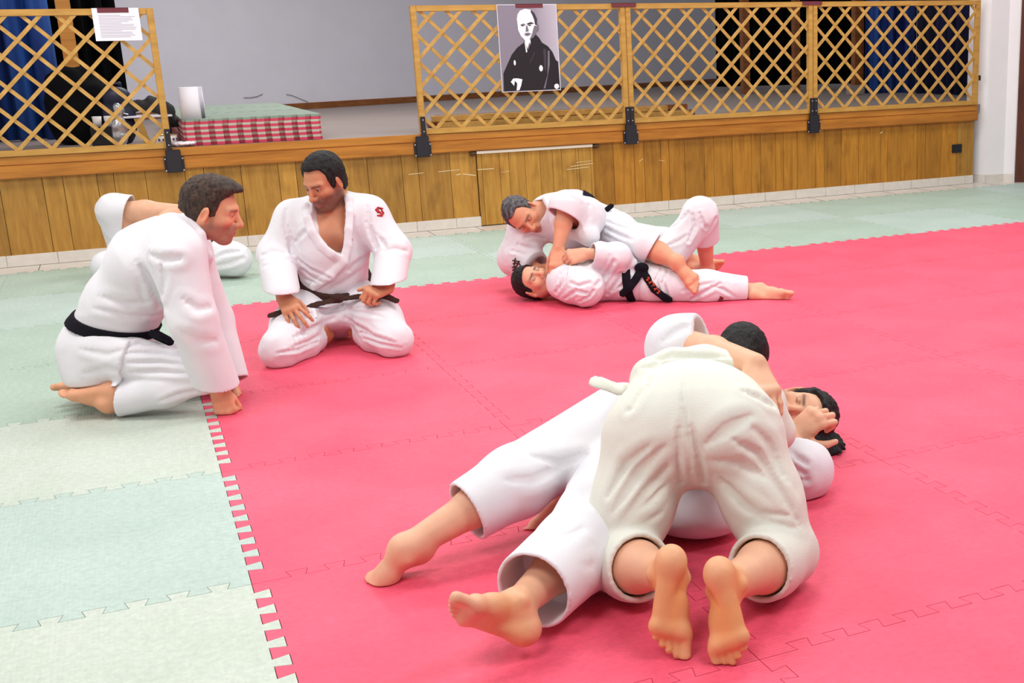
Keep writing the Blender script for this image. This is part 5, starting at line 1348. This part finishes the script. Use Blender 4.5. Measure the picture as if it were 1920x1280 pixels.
# ------------------------------------------------------------------ D: grey-haired man holding E down
def person_pinning():
    q = Plane(2.3, 3.0)
    pelvis = q(1150, 438, -.36); waist = q(1108, 428, -.34); chest = q(1062, 412, -.27); top = q(1022, 402, -.24)
    hipN, hipF = q(1150, 436, -.26), q(1158, 445, -.46)
    kneeN, ankN = q(1214, 462, .04), q(1270, 492, .16)
    kneeF, ankF = q(1245, 455, -.62), q(1302, 492, -.70)
    shN, elN, wrN = q(1098, 408, -.10), q(1062, 390, .03), q(1047, 464, .13)
    shF, elF, wrF = q(990, 425, -.30), q(966, 485, -.30), q(1010, 505, -.16)
    lo, hi = bounds([q(925, 520, .2), q(1380, 520, .2), q(925, 350, -.75), q(1380, 500, -.8)], .06); lo[2] = -.02
    f = Field(lo, hi, .0042)
    f.ell(pelvis, (.13, .14, .12), [E1, E2, E3], .04); f.cone(pelvis, waist, .12, .115, .05); f.cone(waist, chest, .115, .13, .05); f.cone(chest, top, .13, .09, .05)
    for h, k_, a in ((hipN, kneeN, ankN), (hipF, kneeF, ankF)):
        f.cone(h, k_, .08, .060, .04); f.cone(k_, k_*.62+a*.38, .058, .056, .02); f.cone(k_*.62+a*.38, a, .056, .036, .03)
    foot(f, ankN, nrm(q(1288, 512, .24)-ankN), nrm(E1*.5-E3*.8+E2*.2), -E1-E3, .98, curl=.3)
    foot(f, ankF, nrm(E1*.97+E3*.06-E2*.05), nrm(-E2*.9-E3*.35), E3, .98)
    for s, e, w in ((shN, elN, wrN), (shF, elF, wrF)):
        f.cone(top*.5+chest*.5, s, .075, .06, .05); f.cone(s, e, .058, .048, .03); f.cone(e, e*.6+w*.4, .048, .047, .02); f.cone(e*.6+w*.4, w, .047, .032, .02)
    hand(f, wrN, nrm(q(1046, 505, .20)-wrN), nrm(-E2*.9+E3*.3), -E1, ((.45, .7, .5), (.5, .7, .5), (.5, .75, .5), (.55, .8, .5)), .14, (.5, .6, .4), 1.15)
    hand(f, wrF, nrm(E1*.9-E3*.2), nrm(E3*.5-E2*.8), E3, ((.6, .7, .5),)*4)
    H = Frame(q(982, 404, -.17), nrm(-E2*.80-E3*.42+E1*.30), nrm(-E1*.76+E3*.60+E2*.05))
    f.cone(q(1030, 405, -.24), H(-.03, 0, -.05), .068, .060, .05); head(f, H, 1.03)
    f.cut((0, 0, .0015), (0, 0, -1))
    ob = finish('person', f, TONE['b'] if False else srgb(222, 156, 122)[:3], 'grey-haired man in white judo suit leaning over and pinning the man on his back', (), H, dict(eye='closed', beard=.25, beardc=(.22, .14, .11), brow=(.10, .075, .07), lips=(.45, .17, .14)))
    f = Field(lo, hi, .005)
    f.ell(pelvis, (.155, .16, .135), [E1, E2, E3], .04)
    trouser(f, hipN, kneeN, ankN, .115, .092, .082, .16, k=.06, hole=.045, cutdir=nrm(E1*.85-E3*.5-E2*.1)); trouser(f, hipF, kneeF, ankF, .11, .09, .085, .55, k=.06)
    f.cut((0, 0, .002), (0, 0, -1)); c = Cloth(); c.folds(hipN, kneeN, .2, kneeN-hipN, .07, .009, 3); c.px(f, [(1128, 424), (1155, 438), (1185, 450)], .012, .009).px(f, [(1130, 412), (1160, 424), (1195, 432)], .010, .006).px(f, [(1132, 440), (1150, 448), (1170, 460)], .010, .008); part('trousers', f, GI2, ob, c)
    t = Field(lo, hi, .005)
    t.cone(q(1140, 436, -.35), waist, .145, .145, .05); t.cone(waist, q(1070, 412, -.28), .145, .165, .06); t.cone(q(1070, 412, -.28), q(1030, 402, -.25), .165, .115, .06)
    t.cone(q(1040, 405, -.22), shN, .10, .10, .06); t.cone(q(1025, 412, -.27), shF, .10, .095, .06)
    torso = t.clone()
    # front of the jacket hanging over the pinned man
    t.cone(q(1085, 425, -.05), q(1105, 442, .02), .08, .06, .06); 
    sleeve(t, shN, elN, wrN, .105, .095, .092, .22, k=.06, hole=.11, cutdir=nrm(wrN-elN)-E1*.25); sleeve(t, shF, elF, wrF, .105, .10, .095, .9, k=.06)
    t.cone(q(1000, 425, -.25), q(975, 480, -.20), .085, .09, .06)
    t.cone(q(1024, 398, -.20), H(-.02, 0, -.05), .075, .078, .015, 'sub')
    pts = [q(1024, 372, -.16), q(1035, 392, -.08), q(1040, 415, -.05), q(1045, 432, -.05)]
    for a, b in zip(pts, pts[1:]): t.cone(a, b, .024, .024, .012)
    t.cut((0, 0, .0025), (0, 0, -1))
    c = Cloth(); c.folds(shN, elN, .2, elN-shN+E3*.3, .08, .010, 6); c.folds(q(960, 450, -.2), q(1010, 460, -.2), .2, nrm(E1+E3*.2), .06, .010, 2); 
    for pts, w, a in (([(972, 458), (998, 468), (1018, 482)], .012, .012), ([(960, 470), (985, 478), (1010, 492)], .010, .010), ([(1072, 432), (1088, 412), (1094, 398)], .011, .012), ([(1060, 395), (1075, 385), (1092, 384)], .012, .009), ([(1095, 425), (1105, 405), (1104, 385)], .012, .010), ([(1040, 372), (1060, 368), (1085, 376)], .014, .006), ([(985, 445), (1000, 440), (1020, 446)], .010, .008)): c.px(t, pts, w, a)
    c.folds(q(1085, 420, -.1), q(1115, 425, -.1), .16, nrm(E3+E1*.4), .07, .010, 8)
    jk_ = part('jacket', t, GI, ob, c)
    b = torso.clone(); b.d = b.d-.010; inn = torso.clone(); inn.d = inn.d+.004
    bc = q(1126, 430, -.34); bn = nrm(E1*.95+E3*.25); b.cut(bc+bn*.021, bn); b.cut(bc-bn*.021, -bn); b.merge(inn, 0, 'sub')
    strap(b, [q(1118, 404, -.30), q(1130, 399, -.28), q(1146, 386, -.27)], .036, .012, nrm(-E2*.8+E3*.5)); part('belt', b, BLACKBELT, ob, smooth=2)
    # dark character stitched on the far sleeve
    def surf(u, v):
        for s in np.arange(.1, -.5, -.002):
            p_ = q(u, v, s); i = [int(round((p_[j]-t.lo[j])/t.res)) for j in range(3)]
            if t.d[tuple(i)] < .004: return p_
        return q(u, v, -.15)
    strokes = [[(961, 488), (974, 490)], [(966, 484), (964, 499)], [(962, 494), (972, 493), (967, 500)], [(972, 492), (977, 500)], [(960, 501), (968, 499)], [(967, 499), (966, 507)], [(967, 503), (974, 503)], [(966, 502), (961, 507)]]
    P_ = [[surf(*p) for p in st] for st in strokes]; ff = Field(*bounds([p for st in P_ for p in st], .03), .0028)
    for st in P_: ff.chain(st, [.0042]*len(st), 0)
    part('sleeve_character', ff, BROWNST, jk_, big=False, label='dark brown stitched character on the sleeve')
    hf = hair_cap(H, *bounds([H.o], .19), .004, thick=.008, front=.098, temple=.078, side=-.005, nape=-.07, recede=.03); part('hair', hf, HAIRG, ob, post=hairy(.002, .010)); return ob
person_pinning()
# ------------------------------------------------------------------ F: on hands and knees, seen from behind
FP = CAM+ray(1295, 790)*3.1
def person_on_top():
    q = Plane(FP[0], FP[1])
    kneeL, kneeR = on_z(1160, 1054, .085), on_z(1468, 1042, .085)
    tL, tR = on_z(1250, 1222, .0), on_z(1368, 1236, .0)
    sL, sR = -(tL-q.p)@E2, -(tR-q.p)@E2
    ankL, ankR = q(1254, 1076, sL-.075), q(1362, 1098, sR-.08)
    pelvis = q(1300, 800, -.02); hipL, hipR = q(1226, 830, 0), q(1384, 826, 0)
    waist = q(1314, 778, -.20); chest = q(1328, 775, -.48); top = q(1345, 760, -.62)
    shL, elL, wrL = q(1272, 765, -.62), q(1262, 830, -.66), q(1290, 850, -.75)
    shR, elR, wrR = q(1412, 765, -.62), q(1432, 815, -.70), q(1400, 845, -.85)
    lo, hi = bounds([kneeL, kneeR, tL, tR, q(1120, 700, .1), q(1480, 700, .1), q(1210, 600, -.9), q(1470, 800, -.95)], .12); lo[2] = -.02
    f = Field(lo, hi, .004)
    f.ell(pelvis, (.15, .13, .13), [E1, E2, E3], .04); f.cone(pelvis, waist, .13, .115, .05); f.cone(waist, chest, .115, .125, .05, flat=(E3, 1.2)); f.cone(chest, top, .125, .09, .05, flat=(E3, 1.2))
    for h, k_, a in ((hipL, kneeL, ankL), (hipR, kneeR, ankR)):
        f.cone(h, k_, .08, .062, .04); f.cone(k_, k_*.62+a*.38, .062, .062, .02); f.cone(k_*.62+a*.38, a, .062, .038, .03)
    foot(f, ankL, nrm(tL-A3(0, 0, 0)-ankL+E2*.03), nrm(-E2*.95-E3*.1+E1*.12), E1, .98, curl=.0, wide=1.15)
    foot(f, ankR, nrm(tR-ankR+E1*.02+E2*.035), nrm(-E2*.95-E3*.1-E1*.2), -E1, .98, curl=-.1, wide=1.15)
    for s, e, w in ((shL, elL, wrL), (shR, elR, wrR)):
        f.cone(top, s, .07, .06, .05); f.cone(s, e, .056, .046, .03); f.cone(e, w, .045, .03, .02)
        hand(f, w, nrm(E2*.5+E1*.4-E3*.4), E3, E1, ((.7, .9, .6),)*4)
    H = Frame(q(1388, 682, -.86), nrm(E2*.55-E3*.78+E1*.15), nrm(E3*.55+E2*.75+E1*.30))
    f.cone(top, H(-.03, 0, -.05), .07, .062, .05); head(f, H, 1.0)
    f.cut((0, 0, .0015), (0, 0, -1))
    sole = srgb(226, 152, 84)[:3]; pale = srgb(226, 176, 140)[:3]
    def pr(sT, ank, T):
        return [('seg', ank-E2*.03+E3*.03, ank-E2*.05-E3*.02, .06, sole, .8), ('seg', T+E3*.075, T+E3*.03, .07, sole, .75)]
    ob = finish('person', f, TONE['c'], 'man in off-white judo suit kneeling, seen from behind with bare soles showing', pr(sL, ankL, tL)+pr(sR, ankR, tR), H, {})
    V = None
    # trousers: wide seat, rolled above the ankles
    f = Field(lo, hi, .005)
    f.ell(q(1302, 800, -.04), (.19, .15, .150), [E1, E2, E3], .05); f.ell(q(1238, 806, .03), (.112, .115, .112), [E1, E2, E3], .04); f.ell(q(1362, 802, .03), (.108, .115, .112), [E1, E2, E3], .04)
    f.cone(q(1302, 790, -.05), waist, .160, .135, .06, flat=(E1, .84))
    for h, k_, a in ((q(1214, 835, 0), kneeL, ankL), (q(1388, 832, 0), kneeR, ankR)):
        m_ = h*.5+k_*.5
        f.cone(h, m_, .122, .100, .05); f.cone(m_, k_+A3(0, 0, .012), .100, .088, .05)
        trouser(f, k_+A3(0, 0, .012), k_*.72+a*.28, a, .088, .084, .080, .2, k=.02, hole=.10, wall=.008)
    # turned-up hems
    for k_, a in ((kneeL, ankL), (kneeR, ankR)):
        d = nrm(a-k_); e = k_*.62+a*.38
        r_ = f.clone(1.0); r_.cone(e-d*.05, e+d*.10, .089, .086, 0); r_.cut(e+d*.022, d); r_.cut(e-d*.055, -d); f.merge(r_, .004); f.cone(e-d*.02, e+d*.06, .073, .075, 0, 'sub')
    f.cut((0, 0, .002), (0, 0, -1))
    # centre seam and the cleft between the thighs
    c = Cloth()
    for pts, w, a in (([(1283, 695), (1281, 750), (1286, 800), (1293, 840), (1296, 880)], .007, .006), ([(1274, 790), (1270, 830), (1272, 870), (1276, 905)], .009, .009), ([(1296, 800), (1306, 840), (1314, 875), (1318, 905)], .009, .009), 
        ([(1318, 838), (1360, 806), (1408, 780)], .020, .008), ([(1330, 862), (1390, 868), (1450, 905)], .016, .007), ([(1360, 815), (1420, 850), (1470, 930), (1500, 985)], .014, .009), ([(1345, 890), (1400, 950), (1470, 1000)], .015, .009), ([(1400, 790), (1440, 830), (1472, 900)], .016, .008), ([(1400, 1000), (1440, 980), (1490, 990)], .010, .009), ([(1395, 985), (1430, 962), (1480, 968)], .010, .007),
        ([(1255, 830), (1200, 880), (1150, 960)], .018, .008), ([(1262, 860), (1205, 930), (1150, 1010)], .016, .008), ([(1225, 830), (1175, 870), (1140, 930)], .014, .008), ([(1240, 960), (1200, 990), (1150, 1020)], .011, .009), ([(1250, 905), (1220, 940), (1180, 965)], .012, .007), ([(1395, 735), (1425, 745), (1450, 760)], .012, .007), ([(1215, 712), (1200, 740), (1180, 770)], .012, .006)): c.px(f, pts, w, a)
    c.folds(q(1215, 880, 0), kneeL, .22, nrm(kneeL-q(1222, 832, 0)+E1*.4), .09, .006, 3); c.folds(q(1390, 880, 0), kneeR, .22, nrm(kneeR-q(1385, 832, 0)-E1*.3), .09, .006, 5); c.folds(q(1250, 720, -.1), q(1360, 720, -.1), .16, E1, .06, .005, 8)
    part('trousers', f, GIG, ob, c)
    t = Field(lo, hi, .005)
    t.cone(waist-E2*.0, chest, .155, .165, .06, flat=(E1, .85)); t.cone(chest, top, .165, .11, .06, flat=(E1, .85)); t.cone(top, shL, .095, .09, .06); t.cone(top, shR, .095, .09, .06)
    t.cut(q(1318, 700, -.12), nrm(-E2-E3*.1))
    hem = [q(1198, 740, -.12), q(1222, 710, -.18), (q(1262, 694, -.22)), q(1320, 690, -.24), q(1385, 700, -.22), q(1426, 728, -.16)]
    t.chain(hem, [.035, .05, .056, .058, .055, .04], .03)
    sleeve(t, shL, elL, wrL, .095, .09, .08, .9, k=.06); sleeve(t, shR, elR, wrR, .095, .09, .08, .9, k=.06)
    t.cone(q(1428, 760, -.40), q(1455, 810, -.42), .055, .06, .05)
    fl = t.clone(1.0); strap(fl, [q(1196, 728, -.2), q(1160, 728, -.18), q(1118, 716, -.16)], .045, .013, nrm(-E2*.5+E3*.8)); t.merge(fl, .01)
    t.cone(top, H(-.02, 0, -.04), .07, .075, .01, 'sub')
    c = Cloth(); c.folds(q(1230, 680, -.3), q(1420, 680, -.3), .25, E1, .06, .012, 4); 
    for pts, w, a in (([(1205, 690), (1260, 680), (1330, 676), (1410, 692)], .010, .010), ([(1215, 676), (1280, 666), (1360, 668)], .010, .009), ([(1230, 690), (1240, 672), (1260, 664)], .009, .008)): c.px(t, pts, w, a)
    t.cut((0, 0, .003), (0, 0, -1)); part('jacket', t, GIG, ob, c)
    hf = hair_cap(H, *bounds([H.o], .19), .004, thick=.012, front=.08, temple=.055, side=-.02, nape=-.078); part('hair', hf, HAIRK, ob, post=hairy(.002, .010)); return ob
person_on_top()
# ------------------------------------------------------------------ G: underneath, head at the right, legs kicking to the left
def person_underneath():
    q = Plane(FP[0], FP[1])
    hc = on_z(1494, 776, .125)
    pelvis = A3(1.10, .06, .125); chest = A3(1.38, .22, .13); top = A3(1.52, .29, .125)
    hip1, hip2 = pelvis+E2*.13-E1*.02+E3*.11, pelvis-E2*.10-E1*.02
    ank1 = on_z(758, 1030, .085); knee1 = on_z(968, 902, .18)
    ank2 = on_z(966, 1138, .115); knee2 = on_z(1085, 1028, .13); print('G', np.linalg.norm(knee1-hip1), np.linalg.norm(knee1-ank1), np.linalg.norm(knee2-hip2), np.linalg.norm(knee2-ank2))
    knee3, ank3 = A3(1.05, .22, .10), on_z(1068, 934, .06)
    shN, elN, wrN = A3(1.47, .12, .13), on_z(1500, 880, .075), on_z(1485, 815, .16)
    shF, elF, wrF = top+E2*.17-E1*.10, q(1280, 645, -.50), q(1416, 684, -.15)
    elF2 = q(1272, 652, -.50)
    lo, hi = bounds([on_z(660, 1060, .1), on_z(930, 1235, 0), hc+E1*.2, elF, wrF, on_z(1500, 920, 0), top+E2*.2], .10); lo[2] = -.02
    f = Field(lo, hi, .0042)
    f.ell(pelvis, (.13, .15, .105), [E1, E2, E3], .04); f.cone(pelvis, chest, .10, .11, .05, flat=(E2, .8)); f.cone(chest, top, .11, .08, .05, flat=(E2, .8))
    for h, k_, a in ((hip1, knee1, ank1), (hip2, knee2, ank2)):
        f.cone(h, k_, .082, .062, .04); f.cone(k_, k_*.62+a*.38, .056, .053, .02); f.cone(k_*.62+a*.38, a, .053, .035, .03)
    f.cone(pelvis, knee3, .06, .05, .03); f.cone(knee3, ank3, .05, .034, .02)
    foot(f, ank1, nrm(on_z(692, 1068, .03)-ank1-E2*.05), nrm(-E3*.8-E1*.2+E2*.3), -E2-E1*.3, .98, curl=.1)
    foot(f, ank2, nrm(-E1*.55+E3*.50-E2*.30), nrm(-E2*.85-E1*.12-E3*.5), E3+E1*.3, .98, wide=1.12)
    foot(f, ank3, nrm(on_z(978, 962, .03)-ank3), nrm(-E3*.8-E2*.5), -E2, .95, curl=.1)
    f.cone(top, shN, .065, .058, .05); f.cone(shN, elN, .055, .044, .03); f.cone(elN, wrN, .044, .031, .02)
    f.cone(top, shF, .065, .058, .05); f.cone(shF, elF, .055, .047, .03); f.cone(elF, elF*.55+wrF*.45, .047, .047, .02); f.cone(elF*.55+wrF*.45, wrF, .047, .033, .02)
    hand(f, wrN, nrm(q(1540, 775, (-(wrN-q.p)@E2))-wrN), nrm(-E2*.75+E3*.55-E1*.25), nrm(-E3-E2*.3), ((.9, 1.3, .8), (.95, 1.3, .8), (1.0, 1.3, .8), (1.05, 1.3, .8)), .08, (.8, .35, .2), 1.1)
    hand(f, wrF, nrm(q(1440, 742, -.06)-wrF), nrm(E3*.7-E2*.55+E1*.35), -E1, ((.35, .5, .4),)*4, .12, (.6, .5, .4), 1.1)
    H = Frame(hc, nrm(-E2*.86+E3*.44-E1*.05), nrm(E1*.93-E2*.22+E3*.05))
    f.cone(top, H(-.03, 0, -.05), .065, .058, .05); head(f, H, 1.04)
    f.cut((0, 0, .0015), (0, 0, -1))
    sole = srgb(226, 158, 92)[:3]
    ob = finish('person', f, TONE['c'], 'dark-haired person in white judo suit underneath, fist over face, legs kicked out to the left',
        [('seg', ank2+E3*.03-E2*.07, ank2-E3*.06-E2*.07, .07, sole, .5)], H, dict(eye='closed', beard=.5, beardc=(.16, .11, .09), brow=(.05, .035, .03)))
    f = Field(lo, hi, .005)
    f.ell(pelvis, (.13, .15, .10), [E1, E2, E3], .04); f.ell(on_z(1310, 960, .07), (.15, .12, .065), [E1, E2, E3], .05)
    trouser(f, hip1, knee1, ank1, .105, .100, .088, .46, k=.03, hole=.11, wall=.010, cutdir=nrm(ank1-knee1)+E2*.1); trouser(f, hip2, knee2, ank2, .11, .108, .100, .74, k=.03, hole=.12, wall=.009)
    f.cone(knee3*.8+pelvis*.2, knee3*.55+ank3*.45, .085, .08, .04); f.cut((0, 0, .002), (0, 0, -1))
    c = Cloth(); c.folds(hip1, knee1, .24, knee1-hip1, .10, .010, 3); c.folds(hip2, knee2, .24, knee2-hip2+E3*.3, .10, .010, 6); [c.px(f, p_, .018, .006) for p_ in ([(990, 850), (1050, 870), (1110, 850)], [(940, 900), (1000, 900), (1060, 870)], [(1000, 1090), (1050, 1070), (1110, 1060)], [(970, 1050), (1030, 1030), (1090, 990)])]
    part('trousers', f, GI2, ob, c)
    t = Field(lo, hi, .005)
    t.cone(pelvis+E1*.02, chest, .125, .14, .06, flat=(E2, .75)); t.cone(chest, top-E1*.02, .14, .09, .06, flat=(E2, .75)); t.cone(top, shN, .09, .095, .06); t.cone(top, shF, .09, .09, .06)
    sleeve(t, shN, elN, wrN, .10, .098, .080, .55, k=.06, hole=.08, cutdir=nrm(wrN-elN)+E1*.3)
    g = t.clone(1.0); g.cone(shF, elF2, .095, .092, 0); g.cone(elF2, elF2+nrm(E1*.98+E3*.16)*.16, .092, .09, .04); ce = elF2+nrm(E1*.98+E3*.16)*.075; cd = nrm(E1*.93+E3*.25-E2*.22); g.cut(ce, cd); t.merge(g, .03); t.cone(ce-cd*.09, ce+cd*.05, .074, .080, 0, 'sub')
    t.cone(top+E1*.02, H(-.02, 0, -.04), .075, .075, .01, 'sub')
    for s in (-1, 1):
        pts = [top+E2*s*.08+E3*.09, chest+E2*s*.06+E3*.145, chest-E1*.12+E2*s*.02+E3*.14]
        for a, b in zip(pts, pts[1:]): t.cone(a, b, .025, .025, .012)
    t.cut((0, 0, .0025), (0, 0, -1)); c = Cloth(); c.folds(shN, elN, .2, nrm(E3+E1*.4), .07, .010, 5); c.folds(elF2, ce, .18, E1, .08, .006, 7); c.folds(chest, top, .2, nrm(E1+E2*.4), .06, .010, 8)
    for p_, w, a in (([(1478, 838), (1495, 858), (1512, 868)], .011, .009), ([(1470, 862), (1492, 880), (1510, 890)], .012, .009), ([(1482, 895), (1500, 902), (1514, 900)], .010, .007), ([(1240, 640), (1262, 625), (1285, 612)], .014, .006), ([(1445, 760), (1462, 790), (1470, 820)], .012, .008)): c.px(t, p_, w, a)
    part('jacket', t, GI, ob, c)
    # long hair spread on the mat
    hf = hair_cap(H, *bounds([H.o, H.o+E1*.12], .24), .004, thick=.016, front=.085, temple=.06, side=-.05, nape=-.10)
    for k in range(26):
        a = -1.2+2.6*k/25; d = nrm(E1*math.cos(a*.9)*1.0-E2*math.sin(a)*.95); st = H(-.03, 0, .10)*0+A3(hc[0], hc[1], .05)+d*.09; ln = random.uniform(.04, .085)
        hf.chain([st, st+d*ln*.6-E3*.025, A3(*(st+d*ln+E2*random.uniform(-.03, .03))[:2], .008)], [.017, .011, .004], .02)
    hf.cone(H(-.08, .0, .06), H(-.10, .03, -.02), .045, .04, .04)
    hf.cut((0, 0, .001), (0, 0, -1)); part('hair', hf, HAIRK, ob, post=hairy(.004, .012)); return ob
person_underneath()
